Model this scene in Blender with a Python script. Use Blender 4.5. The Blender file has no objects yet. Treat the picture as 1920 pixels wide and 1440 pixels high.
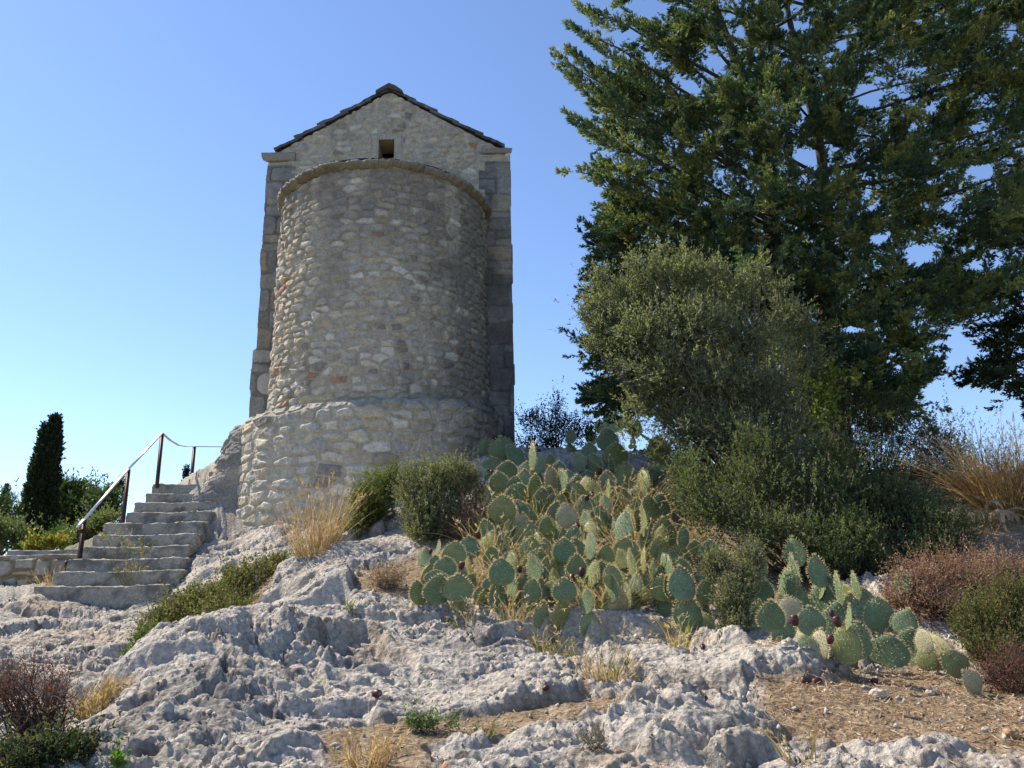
import bpy, math
import numpy as np
from mathutils import Vector, Matrix

R = math.radians
SC = bpy.context.scene
COL = SC.collection

# ------------------------------------------------------------------ camera, sky, sun, exposure
FPX, PITCH, ROLL = 1478.0, R(15.0), R(1.03)
EYE = np.array([0.0, 0.0, 1.6])
_r0 = np.array([1.0, 0, 0]); _u0 = np.array([0, -math.sin(PITCH), math.cos(PITCH)])
FWD = np.array([0, math.cos(PITCH), math.sin(PITCH)])
RIGHT = _r0 * math.cos(ROLL) - _u0 * math.sin(ROLL)
UP = _r0 * math.sin(ROLL) + _u0 * math.cos(ROLL)
cam_d = bpy.data.cameras.new('camera'); cam = bpy.data.objects.new('camera', cam_d); COL.objects.link(cam)
cam_d.sensor_width = 36; cam_d.lens = 36 * FPX / 1920
cam_d.clip_start = 0.05; cam_d.clip_end = 9000
M = Matrix.Identity(4)
for i in range(3):
    M[i][0], M[i][1], M[i][2], M[i][3] = RIGHT[i], UP[i], -FWD[i], EYE[i]
cam.matrix_world = M
SC.camera = cam

SUN_EL = 47.0
SUN_AZ = 62.0          # degrees from +Y (away from camera) towards -X (left)
sdir = Vector((-math.sin(R(SUN_AZ)) * math.cos(R(SUN_EL)), math.cos(R(SUN_AZ)) * math.cos(R(SUN_EL)), math.sin(R(SUN_EL))))
W = bpy.data.worlds.new('World'); SC.world = W; W.use_nodes = True
wn = W.node_tree.nodes; wl = W.node_tree.links
sky = wn.new('ShaderNodeTexSky'); sky.sky_type = 'NISHITA'; sky.sun_disc = False
sky.sun_elevation = R(SUN_EL); sky.sun_rotation = R(-SUN_AZ)
sky.altitude = 200; sky.air_density = 1.0; sky.dust_density = 0.1; sky.ozone_density = 5.0
wb = wn.new('ShaderNodeVectorMath'); wb.operation = 'MULTIPLY'; wb.inputs[1].default_value = (1.03, 0.98, 1.0); wl.new(sky.outputs['Color'], wb.inputs[0])
bg = wn['Background']; wl.new(wb.outputs[0], bg.inputs['Color']); bg.inputs['Strength'].default_value = 0.125
sl = bpy.data.lights.new('sun', 'SUN'); sl.energy = 5.0; sl.angle = R(0.5); sl.color = (1, 0.89, 0.73)
so = bpy.data.objects.new('sun', sl); COL.objects.link(so); so.rotation_euler = sdir.to_track_quat('Z', 'Y').to_euler()
SC.view_settings.view_transform = 'Standard'; SC.view_settings.look = 'None'
SC.view_settings.exposure = 0.78; SC.view_settings.gamma = 1.0
SC.render.engine = 'CYCLES'
SC.cycles.max_bounces = 8; SC.cycles.transparent_max_bounces = 4

def at(px, py, D):
    d = RIGHT * ((px - 960) / FPX) + UP * ((720 - py) / FPX) + FWD
    return EYE + d * (D / d[1])

# ------------------------------------------------------------------ numpy noise
_prm = np.random.default_rng(7).permutation(512)
_perm = np.concatenate([_prm, _prm, _prm])
_ang = np.random.default_rng(8).random(512) * 2 * math.pi
_gx, _gy = np.cos(_ang), np.sin(_ang)
_rnd = np.random.default_rng(9).random((512, 4))
def _h(ix, iy, s=0): return _perm[(_perm[(ix + s * 17) & 511] + iy) & 511]
def perlin(x, y, s=0):
    ix = np.floor(x).astype(int); iy = np.floor(y).astype(int); fx = x - ix; fy = y - iy
    def g(a, b):
        k = _h(ix + a, iy + b, s); return _gx[k] * (fx - a) + _gy[k] * (fy - b)
    u = fx * fx * fx * (fx * (fx * 6 - 15) + 10); v = fy * fy * fy * (fy * (fy * 6 - 15) + 10)
    a = g(0, 0) + u * (g(1, 0) - g(0, 0)); b = g(0, 1) + u * (g(1, 1) - g(0, 1))
    return (a + v * (b - a)) * 1.5
def fbm(x, y, o=4, s=0, gain=0.5):
    t = 0; a = 1.0; n = 0
    for i in range(o):
        t = t + a * perlin(x * 2.03 ** i + i * 7.3, y * 2.03 ** i - i * 3.1, s + i); n += a; a *= gain
    return t / n
def worley(x, y, s=0):
    ix = np.floor(x).astype(int); iy = np.floor(y).astype(int)
    f1 = np.full(np.shape(x), 9.0); f2 = f1.copy(); idd = np.zeros(np.shape(x), int)
    for a in (-1, 0, 1):
        for b in (-1, 0, 1):
            k = _h(ix + a, iy + b, s)
            dx = ix + a + _rnd[k, 0] - x; dy = iy + b + _rnd[k, 1] - y
            d = np.sqrt(dx * dx + dy * dy)
            c = d < f1
            f2 = np.where(c, f1, np.minimum(f2, d)); idd = np.where(c, k, idd); f1 = np.where(c, d, f1)
    return f1, f2, idd
def sstep(a, b, x):
    t = np.clip((x - a) / (b - a), 0, 1); return t * t * (3 - 2 * t)
def lerp(a, b, t): return a + (b - a) * t
def cmix(c1, c2, t): return c1 + (np.asarray(c2) - c1) * np.asarray(t)[..., None]
def unit(v): return v / np.maximum(np.linalg.norm(v, axis=-1, keepdims=True), 1e-9)

# ------------------------------------------------------------------ mesh helpers
def npmesh(name, V, Q, mat, parent=None, cols=None, smooth=False, world=True):
    V = np.asarray(V, np.float32).reshape(-1, 3)
    me = bpy.data.meshes.new(name)
    me.vertices.add(len(V)); me.vertices.foreach_set('co', V.ravel())
    if isinstance(Q, np.ndarray): Q = [Q]
    Q = [q for q in Q if len(q)]
    tot = np.concatenate([np.full(len(q), q.shape[1]) for q in Q]); lp = np.concatenate([q.ravel() for q in Q])
    me.loops.add(len(lp)); me.loops.foreach_set('vertex_index', lp.astype(np.int32))
    me.polygons.add(len(tot)); st = np.concatenate([[0], np.cumsum(tot)[:-1]])
    me.polygons.foreach_set('loop_start', st.astype(np.int32)); me.polygons.foreach_set('loop_total', tot.astype(np.int32))
    me.update(calc_edges=True)
    if smooth: me.polygons.foreach_set('use_smooth', np.ones(len(tot), bool))
    if cols is not None:
        c = np.ones((len(V), 4), np.float32); c[:, :3] = np.clip(cols, 0, 1)
        a = me.color_attributes.new('col', 'FLOAT_COLOR', 'POINT'); a.data.foreach_set('color', c.ravel())
    if mat: me.materials.append(mat)
    o = bpy.data.objects.new(name, me); COL.objects.link(o)
    if parent is not None:
        o.parent = parent
        if world and parent.type == 'EMPTY': o.matrix_parent_inverse = Matrix.Translation(-Vector(parent.location))
    return o
def grid_quads(nu, nv, off=0):
    i = np.arange(nu - 1)[:, None]; j = np.arange(nv - 1)[None, :]
    a = i * nv + j
    return (np.stack([a, a + nv, a + nv + 1, a + 1], -1).reshape(-1, 4) + off)
def empty(name, loc, label, cat, group=None):
    o = bpy.data.objects.new(name, None); COL.objects.link(o); o.location = [float(v) for v in loc]; o.empty_display_size = 0.1
    o['label'] = label; o['category'] = cat
    if group: o['group'] = group
    return o
def tag(o, label=None, cat=None, group=None, kind=None):
    for k, v in (('label', label), ('category', cat), ('group', group), ('kind', kind)):
        if v: o[k] = v
    return o
class MB:
    """collects quads and vertex colours into one mesh"""
    def __init__(s): s.v = []; s.q = []; s.t = []; s.c = []; s.n = 0
    def add(s, V, Q, c):
        V = np.asarray(V, float).reshape(-1, 3); Q = np.asarray(Q)
        (s.q if Q.shape[1] == 4 else s.t).append(Q + s.n); s.v.append(V); s.n += len(V)
        c = np.asarray(c, float); s.c.append(np.broadcast_to(c, (len(V), 3)) if c.ndim == 1 else c)
    def leaves(s, P, Dv, L, Wd, C, rng, mid=0.5):
        N = len(P); S = unit(np.cross(Dv, rng.normal(size=(N, 3))))
        L = np.asarray(L).reshape(-1, 1); Wd = np.asarray(Wd).reshape(-1, 1) / 2
        V = np.stack([P, P + Dv * L * mid + S * Wd, P + Dv * L, P + Dv * L * mid - S * Wd], 1)
        s.add(V, np.arange(4 * N).reshape(N, 4), np.repeat(np.asarray(C), 4, 0))
    def tube(s, pts, rad, c, k=6, rough=0.0, rng=None):
        pts = np.asarray(pts, float); n = len(pts); rad = np.broadcast_to(rad, (n,))
        T = unit(np.gradient(pts, axis=0)); ref = np.where(np.abs(T[:, 2:3]) > 0.9, [[1.0, 0, 0]], [[0, 0, 1.0]])
        A = unit(np.cross(T, ref)); B = np.cross(T, A)
        an = np.arange(k) / k * 2 * math.pi
        rr = rad[:, None]
        if rough and rng is not None: rr = rr * (1 + rough * rng.normal(size=(n, k)))
        V = pts[:, None] + A[:, None] * (np.cos(an)[None] * rr)[..., None] + B[:, None] * (np.sin(an)[None] * rr)[..., None]
        i = np.arange(n - 1)[:, None] * k; j = np.arange(k)[None]; j2 = (j + 1) % k
        s.add(V, np.stack([i + j, i + j2, i + k + j2, i + k + j], -1).reshape(-1, 4), c)
        s.add(V[-1], np.array([[0, a, a + 1] for a in range(1, k - 1)]), c)
    def build(s, name, mat, parent=None, smooth=False, world=True):
        qs = []
        if s.q: qs.append(np.concatenate(s.q))
        if s.t: qs.append(np.concatenate(s.t))
        return npmesh(name, np.concatenate(s.v), qs, mat, parent, np.concatenate(s.c), smooth, world)

# ------------------------------------------------------------------ materials
def new_mat(name):
    m = bpy.data.materials.new(name); m.use_nodes = True
    nt = m.node_tree; return m, nt, nt.nodes['Principled BSDF']
def surf_mat(name, rough=0.9, scale=30, amt=0.25, bump=0.4, dist=0.01, spec=0.2, speck=0.0):
    """vertex colour times fine noise, with noise and pit bump"""
    m, nt, b = new_mat(name); N = nt.nodes.new; Lk = nt.links.new
    at_ = N('ShaderNodeVertexColor'); at_.layer_name = 'col'
    tc = N('ShaderNodeTexCoord')
    nz = N('ShaderNodeTexNoise'); nz.inputs['Scale'].default_value = scale; nz.inputs['Detail'].default_value = 6; nz.inputs['Roughness'].default_value = 0.65
    Lk(tc.outputs['Object'], nz.inputs['Vector'])
    mr = N('ShaderNodeMapRange'); mr.inputs[1].default_value = 0.3; mr.inputs[2].default_value = 0.7
    mr.inputs[3].default_value = 1 - amt; mr.inputs[4].default_value = 1 + amt
    Lk(nz.outputs['Fac'], mr.inputs[0])
    mx = N('ShaderNodeVectorMath'); mx.operation = 'SCALE'
    Lk(at_.outputs['Color'], mx.inputs[0]); Lk(mr.outputs[0], mx.inputs['Scale'])
    Lk(mx.outputs[0], b.inputs['Base Color'])
    vo = N('ShaderNodeTexVoronoi'); vo.inputs['Scale'].default_value = scale * 0.8; Lk(tc.outputs['Object'], vo.inputs['Vector'])
    ad = N('ShaderNodeMath'); ad.operation = 'MULTIPLY_ADD'; ad.inputs[1].default_value = 0.5
    Lk(vo.outputs['Distance'], ad.inputs[0]); Lk(nz.outputs['Fac'], ad.inputs[2])
    bp = N('ShaderNodeBump'); bp.inputs['Strength'].default_value = bump; bp.inputs['Distance'].default_value = dist
    Lk(ad.outputs[0], bp.inputs['Height']); Lk(bp.outputs[0], b.inputs['Normal'])
    b.inputs['Roughness'].default_value = rough; b.inputs['Specular IOR Level'].default_value = spec
    return m
def leaf_mat(name, rough=0.55, transl=0.5, spec=0.3, tint=(1.0, 1.15, 0.5)):
    m, nt, b = new_mat(name); N = nt.nodes.new; Lk = nt.links.new
    at_ = N('ShaderNodeVertexColor'); at_.layer_name = 'col'
    Lk(at_.outputs['Color'], b.inputs['Base Color']); b.inputs['Roughness'].default_value = rough; b.inputs['Specular IOR Level'].default_value = spec
    if transl:
        tr = N('ShaderNodeBsdfTranslucent'); ml = N('ShaderNodeVectorMath'); ml.operation = 'MULTIPLY'; ml.inputs[1].default_value = tint
        Lk(at_.outputs['Color'], ml.inputs[0]); Lk(ml.outputs[0], tr.inputs['Color'])
        mx = N('ShaderNodeMixShader'); mx.inputs[0].default_value = transl
        Lk(b.outputs[0], mx.inputs[1]); Lk(tr.outputs[0], mx.inputs[2]); Lk(mx.outputs[0], nt.nodes['Material Output'].inputs['Surface'])
    return m
M_ROCK = surf_mat('limestone_rock', 0.95, 34, 0.42, 1.0, 0.022, 0.12)
M_STONE = surf_mat('wall_stone', 0.92, 28, 0.25, 0.6, 0.012)
M_STEP = surf_mat('step_stone', 0.92, 40, 0.35, 0.6, 0.01)
M_LEAF = leaf_mat('leaves')
M_NEEDLE = leaf_mat('conifer_leaves', 0.6, 0.32, 0.3, (1.0, 1.2, 0.65))
M_DRY = leaf_mat('dry_leaves', 0.7, 0.35, 0.15, (1.1, 1.0, 0.8))
M_BARK = surf_mat('bark', 0.95, 40, 0.3, 0.7, 0.01)
M_PAD = surf_mat('cactus_skin', 0.55, 9, 0.16, 0.12, 0.01, 0.35)
M_SPINE = leaf_mat('cactus_spines', 0.5, 0.3, 0.3, (1.0, 0.9, 0.7))
M_FRUIT = surf_mat('cactus_fruit', 0.45, 20, 0.2, 0.1, 0.005, 0.4)
mm, nt_, b_ = new_mat('rusty_steel')
b_.inputs['Base Color'].default_value = (0.045, 0.028, 0.024, 1); b_.inputs['Roughness'].default_value = 0.42; b_.inputs['Metallic'].default_value = 0.75
nz_ = nt_.nodes.new('ShaderNodeTexNoise'); nz_.inputs['Scale'].default_value = 25
rp_ = nt_.nodes.new('ShaderNodeValToRGB'); rp_.color_ramp.elements[0].color = (0.03, 0.02, 0.02, 1); rp_.color_ramp.elements[1].color = (0.11, 0.05, 0.03, 1)
rp_.color_ramp.elements[0].position = 0.35; rp_.color_ramp.elements[1].position = 0.75
nt_.links.new(nz_.outputs['Fac'], rp_.inputs[0]); nt_.links.new(rp_.outputs[0], b_.inputs['Base Color'])
M_STEEL = mm
M_RAIL = surf_mat('sunlit_worn_steel', 0.38, 30, 0.3, 0.1, 0.002, 0.5); M_RAIL.node_tree.nodes['Principled BSDF'].inputs['Metallic'].default_value = 0.7

# ------------------------------------------------------------------ ground: macro shape from points seen in the photo
def plane_z(x, y):
    y = np.asarray(y, float)
    z = np.where(y < 14, 0.19 * y, 2.66 + 0.3 * (1 - np.exp(-(y - 14) / 8)))
    z = np.where(y < 0, 0.19 * y * np.exp(y / 12), z)
    far = sstep(40, 160, np.hypot(x, y)); return lerp(z, -1.5, far)
CP = [(960,1440,4.1),(640,1440,4.1),(300,1440,4.0),(60,1440,4.0),(1300,1440,4.1),(1600,1440,4.0),(1900,1440,4.0),
 (130,1375,4.6),(250,1255,5.7),(400,1165,7.0),(560,1055,9.2),(720,975,10.5),
 (30,1285,6.8),(30,1215,8.6),(150,1180,9.8),(230,1140,11.3),(60,1140,11.3),(140,1350,5.6),(205,1305,6.4),(285,1262,7.3),(360,1225,8.2),(500,1110,10.4),(330,1120,11.2),
 (0,1098,13.0),(120,1085,13.0),(-150,1120,12),(-150,1250,7),
 (700,1330,5.0),(900,1235,6.1),(600,1170,6.9),(700,1120,7.5),(630,1075,8.6),(690,1015,9.6),(1000,1300,5.3),
 (800,1130,7.5),(1000,1165,7.2),(1130,1155,7.3),(1300,1190,6.9),(1400,1205,6.5),(1600,1245,5.9),(1780,1295,5.35),
 (1070,1222,6.5),(840,1205,6.6),(1300,1330,5.0),(1420,1265,5.6),(1550,1400,4.4),(1250,1400,4.4),
 (1700,1345,4.85),(1900,1330,4.9),(1000,1060,8.7),(1150,1050,8.7),(900,1060,8.5),(880,930,11.0),(960,850,13.5),(800,980,11.2),
 (1300,960,10.4),(1500,970,9.8),(1700,1085,8),(1860,970,10),(1750,890,13),(1500,880,14),(1250,865,13.5),(1850,1190,6.5),(1500,1130,7.6),
 (300,1092,12.0),(345,1062,12.3),(400,1042,12.5),(445,1008,13.1),(335,1030,12.9),(372,968,13.6),(395,915,14.1),(425,880,14.4),(2150,1330,5),(2150,1000,10),(2150,890,14),
 (500,1010,12.5),(640,990,12.2),(60,1075,20),(250,1045,16),(-200,1075,20),(340,910,15.5),(300,950,18),(440,930,18)]
_cp = np.array([at(*c) for c in CP])
_ring = np.array([[r_ * math.cos(a), 6 + r_ * math.sin(a)] for r_ in (24.0, 34.0) for a in np.linspace(0, 2 * math.pi, 18, endpoint=False)])
_ring = np.concatenate([_ring, [[-3, 1.5], [0, 1.5], [3, 1.5], [0, -3], [-5, -2], [5, -2], [-8, 3], [9, 3]]])
_cx = np.concatenate([_cp[:, :2], _ring]); _cz = np.concatenate([_cp[:, 2] - plane_z(_cp[:, 0], _cp[:, 1]), np.zeros(len(_ring))])
def _ker(ax, ay, bx, by): return -np.sqrt((ax - bx) ** 2 + (ay - by) ** 2 + 0.16)
_A = _ker(_cx[:, 0][:, None], _cx[:, 1][:, None], _cx[:, 0][None], _cx[:, 1][None])
_n = len(_cx); _K = np.zeros((_n + 1, _n + 1)); _K[:_n, :_n] = _A - 0.03 * np.eye(_n); _K[_n, :_n] = 1; _K[:_n, _n] = 1
_w = np.linalg.solve(_K, np.concatenate([_cz, [0]]))
def macro(x, y):
    x = np.asarray(x, float); y = np.asarray(y, float); z = plane_z(x, y)
    r = np.full(x.shape, _w[_n])
    for k in range(_n): r = r + _w[k] * _ker(x, y, _cx[k, 0], _cx[k, 1])
    return z + r * (1 - sstep(22, 36, np.hypot(x, y)))
def hit(px, py, hoff=0.0, lo=3.0, hi=40.0):
    """where the sight line through a pixel comes within hoff of the ground"""
    D = np.geomspace(lo, hi, 900); P = np.array([at(px, py, d) for d in D])
    g = macro(P[:, 0], P[:, 1]) + hoff
    k = np.nonzero(P[:, 2] < g)[0]
    if not len(k): return at(px, py, hi)
    return P[k[0]]
def gauss(x, y, p, sx, sy, rot=0.0):
    dx = x - p[0]; dy = y - p[1]; c, s = math.cos(rot), math.sin(rot)
    u = (dx * c + dy * s) / sx; v = (-dx * s + dy * c) / sy
    return np.exp(-(u * u + v * v))
_led = [hit(x_, y_) for x_, y_ in ((470, 1222), (560, 1228), (660, 1222))]
_hol1, _hol2, _hol3 = hit(845, 1215), hit(1062, 1222), hit(620, 1120)
_soilR = hit(1760, 1350); _soilM = hit(860, 1365); _soilS = hit(730, 1085); _soilC = hit(1060, 1120); _soilB = hit(720, 1425); _soilN=hit(1330,1010)
def soil_mask(x, y):
    n = fbm(x * 1.3, y * 1.3, 4, 40)
    m = gauss(x, y, _soilR + np.array([0.35, 0.15, 0]), 1.25, 0.75) * 1.5 + gauss(x, y, _soilM, 0.85, 0.2, 0.35) * 1.25 + gauss(x, y, _soilS, 0.35, 0.5) * 1.2
    m = m + gauss(x, y, _soilC + np.array([0.25, 1.0, 0]), 1.5, 1.1) * 1.5 + gauss(x, y, _soilB, 0.3, 0.2) * 1.1 + gauss(x, y, _soilN + np.array([1.5, 1, 0]), 3.2, 2.3) * 1.6
    m = m + sstep(18, 23, np.hypot(x, y)) * 1.3 + sstep(3.5, 6, x) * sstep(5, 6.5, y) + gauss(x, y, np.array([-2.8, 8.3]), 0.22, 1.5) * 0.75
    return sstep(0.42, 0.62, m + 0.45 * n)
def scallop(x, y, sx, sy, w, seed):
    """solution hollows with sharp rims: 0 at a hollow's floor, about 0.7 on the rim"""
    f1, f2, k = worley((x + w) / sx, (y + w * 0.6) / sy, seed)
    return sstep(0.04, 0.62, f1) - 1, k
def detail(x, y, soil):
    wx = fbm(x * 1.1, y * 1.1, 3, 3); wy = fbm(x * 1.1 + 9, y * 1.1, 3, 5); wf = 0.05 * fbm(x * 6, y * 6, 3, 6)
    qx = x + 0.35 * wx; qy = y + 0.35 * wy
    z = 0.08 * fbm(x / 1.5, y / 1.5, 3, 11)
    s = (qy + 0.25 * qx + 0.9 * wx) / 1.15; f = s - np.floor(s)
    z = z + 0.12 * (sstep(0.0, 0.16, f) - f) * (0.5 + 1.0 * sstep(-0.3, 0.4, fbm(x * 0.7, y * 0.7, 2, 60)))
    s = (qy - 0.45 * qx + 0.5 * wy) / 0.42; f = s - np.floor(s)
    z = z + 0.05 * (sstep(0.0, 0.16, f) - f) * sstep(0.0, 0.35, fbm(x * 1.1, y * 1.1, 2, 61))
    z = z + 0.022 * (1 - np.abs(perlin(qx / 0.42, qy / 0.26, 21)) * 1.6)
    amp = 0.25 + 1.15 * sstep(-0.35, 0.35, fbm(x * 0.8, y * 0.8, 3, 62))
    a, k = scallop(x + 0.25 * wx, y + 0.12 * x + 0.2 * wy, 0.215, 0.078, wf * 1.8, 35); z = z + amp * 0.060 * a * (0.2 + 1.2 * _rnd[k, 3] ** 1.5)
    a, k = scallop(x + 7, y + 0.12 * x + 0.2 * wy, 0.105, 0.042, wf, 36); z = z + amp * 0.038 * a * (0.25 + 1.2 * _rnd[k, 3] ** 1.5)
    a, k = scallop(x + 2, y + 5, 0.048, 0.026, wf * 0.5, 38); z = z + (0.4 + amp) * 0.012 * a * (0.2 + 1.1 * _rnd[k, 3])
    cr = np.abs(perlin(x * 0.75 + 0.4 * wx, y * 0.9 + 0.4 * wy + 3, 34)); z = z - 0.10 * sstep(0.045, 0.0, cr)
    pm = sstep(-0.1, 0.25, fbm(x * 1.4, y * 1.4, 3, 33)) * (_rnd[worley(qx / 0.19, qy / 0.09, 39)[2], 1] > 0.45); f1, f2, _ = worley(qx / 0.19, qy / 0.09, 39)
    z = z - 0.09 * sstep(0.42, 0.15, f1) * pm
    z = z + 0.012 * fbm(x * 20, y * 24, 4, 37, 0.6) + 0.018 * fbm(qx * 5, qy * 6, 3, 43)
    for p in _led: z = z - 0.13 * gauss(x, y, p + np.array([0, 0.06, 0]), 0.36, 0.14) + 0.07 * gauss(x, y, p + np.array([0, 0.45, 0]), 0.42, 0.25)
    z = z - 0.13 * gauss(x, y, _hol1 + np.array([0, 0.1, 0]), 0.2, 0.13) - 0.18 * gauss(x, y, _hol2 + np.array([0, 0.1, 0]), 0.24, 0.2)
    z = z - 0.14 * gauss(x, y, _hol3, 0.35, 0.12) + 0.12 * gauss(x, y, _hol3 + np.array([0, 0.35, 0]), 0.35, 0.2)
    near = 1 - sstep(14, 24, np.hypot(x, y))
    sm = 0.015 * fbm(x * 9, y * 9, 3, 41) + 0.05 * fbm(x * 1.2, y * 1.2, 3, 42)
    return lerp(z - 0.02, sm, soil) * near
def ground(x, y):
    x = np.asarray(x, float); y = np.asarray(y, float); return macro(x, y) + detail(x, y, soil_mask(x, y))
def gz(x, y): return float(ground(np.array([x]), np.array([y]))[0])

def build_ground():
    th = np.concatenate([np.linspace(-180, -48, 60, endpoint=False), np.linspace(-48, 48, 1150), np.linspace(48, 180, 60)[1:]])
    rr = np.concatenate([np.linspace(0.25, 3, 24, endpoint=False), np.geomspace(3.0, 14, 640, endpoint=False), np.geomspace(14, 60, 90, endpoint=False), np.geomspace(60, 4000, 40)])
    T, RR = np.meshgrid(np.radians(th), rr, indexing='ij')
    x = RR * np.sin(T); y = RR * np.cos(T)
    soil = soil_mask(x, y)
    z = macro(x, y) + detail(x, y, soil)
    n1 = fbm(x * 1.4, y * 1.4, 4, 50); n2 = fbm(x * 7, y * 7, 4, 52); n3 = fbm(x * 0.7, y * 0.7, 3, 54)
    c = np.zeros(x.shape + (3,)) + np.array([0.40, 0.367, 0.322])
    c = cmix(c, (0.11, 0.107, 0.104), sstep(-0.05, 0.42, 0.7 * n1 + 0.75 * n2) * 0.8)      # grey lichen patina
    c = cmix(c, (0.53, 0.49, 0.43), sstep(0.1, 0.5, n2) * 0.55)
    n4 = fbm(x * 3.1, y * 5.0, 4, 57, 0.6); c = cmix(c, (0.085, 0.083, 0.082), sstep(0.12, 0.40, n4) * 0.75)
    c = cmix(c, (0.36, 0.28, 0.185), sstep(0.05, 0.5, n3 + 0.3 * n2) * 0.4)
    f1, f2, k = worley(x / 0.3, y / 0.3, 56)
    c = cmix(c, (0.45, 0.20, 0.05), ((f1 < 0.09 + 0.06 * n2) & (_rnd[k, 2] > 0.93)) * 0.5)  # orange lichen spots
    sc = np.zeros(x.shape + (3,)) + np.array([0.21, 0.155, 0.10])
    sc = cmix(sc, (0.32, 0.25, 0.17), sstep(-0.2, 0.5, n2)); sc = cmix(sc, (0.11, 0.08, 0.055), sstep(0.1, 0.6, fbm(x * 16, y * 16, 3, 58)))
    c = c * (1 - soil[..., None]) + sc * soil[..., None]
    far = sstep(13, 22, np.hypot(x, y)); c = cmix(c, (0.10, 0.11, 0.05), far * 0.8)
    V = np.stack([x, y, z], -1)
    nu, nv = x.shape
    q = grid_quads(nu, nv)[:, ::-1]
    last = np.arange(nv - 1)          # close the ring
    q2 = np.stack([(nu - 1) * nv + last, (nu - 1) * nv + last + 1, last + 1, last], -1)
    o = npmesh('rocky_ground', V, np.concatenate([q, q2]), M_ROCK, None, c.reshape(-1, 3), False)
    tag(o, kind='structure')
build_ground()

# ------------------------------------------------------------------ masonry patterns
def masonry(u, w, seed, ch=(0.12, 0.23), cw=(0.16, 0.5), gap=(0.010, 0.03), rough=1.0, missing=0.1, tilt=1.0, warp=0.035):
    """irregular coursed rubble: returns profile 0..1, three random numbers per stone, signed edge distance, tilt term"""
    rng = np.random.default_rng(seed)
    wu = u + warp * 0.8 * fbm(u * 3, w * 3, 3, seed); ww = w + warp * 1.6 * fbm(u * 1.1, w * 1.6, 3, seed + 5) + 0.012 * fbm(u * 9, w * 9, 2, seed + 6)
    wu = wu + 0.012 * fbm(u * 10, w * 10, 2, seed + 8)
    zb = [w.min() - 0.6]
    while zb[-1] < w.max() + 0.6: zb.append(zb[-1] + rng.uniform(*ch))
    zb = np.array(zb); ci = np.clip(np.searchsorted(zb, ww) - 1, 0, len(zb) - 2)
    prof = np.zeros(u.shape); r = np.zeros(u.shape + (3,)); ed = np.full(u.shape, 0.05); tl = np.zeros(u.shape)
    for k in range(len(zb) - 1):
        m = ci == k
        if not m.any(): continue
        um = wu[m]; wm = ww[m]; hgt = zb[k + 1] - zb[k]
        ub = [u.min() - 0.8]; asp = rng.uniform(0.8, 1.25)
        while ub[-1] < u.max() + 0.8: ub.append(ub[-1] + rng.uniform(*cw) * asp)
        ub = np.array(ub); nu = len(ub) - 1
        j = np.clip(np.searchsorted(ub, um) - 1, 0, nu - 1)
        split = (rng.random(nu) < (0.35 if hgt > 0.16 else 0.08)); fr = rng.uniform(0.35, 0.65, nu)
        rel = (wm - zb[k]) / hgt; top = (rel > fr[j]) & split[j]
        lo = np.where(split[j], np.where(top, fr[j], 0), 0) * hgt + zb[k]; hi = np.where(split[j], np.where(top, 1, fr[j]), 1) * hgt + zb[k]
        sid = j * 2 + top
        rs = rng.random((nu * 2, 12))[sid]
        cu = (ub[j] + ub[j + 1]) / 2; cw_ = (lo + hi) / 2
        hu = (ub[j + 1] - ub[j]) / 2 - lerp(gap[0], gap[1], rs[:, 0]); hw = (hi - lo) / 2 - lerp(gap[0], gap[1], rs[:, 1]) * 0.8
        an = (rs[:, 2] - 0.5) * 0.22; du = um - cu; dw = wm - cw_
        du2 = du + an * dw; dw2 = dw - an * du
        dw2 = dw2 * (1 + 0.5 * (rs[:, 8] - 0.5) * du / np.maximum(hu, 0.05))
        rad = np.minimum(hu, hw) * lerp(0.15, 0.75, rs[:, 3])
        qx = np.abs(du2) - hu + rad; qy = np.abs(dw2) - hw + rad
        d = np.hypot(np.maximum(qx, 0), np.maximum(qy, 0)) + np.minimum(np.maximum(qx, qy), 0) - rad
        miss = rs[:, 4] < missing
        p = sstep(0.003, -0.014 - 0.014 * rs[:, 9], d) * np.where(miss, 0.12, 0.55 + 0.6 * rs[:, 5])
        p = p - 0.30 * np.exp(-((d - 0.006) / 0.007) ** 2) * (rs[:, 6] > 0.25); prof[m] = p; r[m] = rs[:, 5:8]; ed[m] = np.where(miss, 0.02, d)
        tl[m] = tilt * ((rs[:, 10] - 0.5) * du2 / np.maximum(hu, .05) + (rs[:, 11] - 0.5) * dw2 / np.maximum(hw, .04)) * p
    return prof, r, ed, tl
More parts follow.
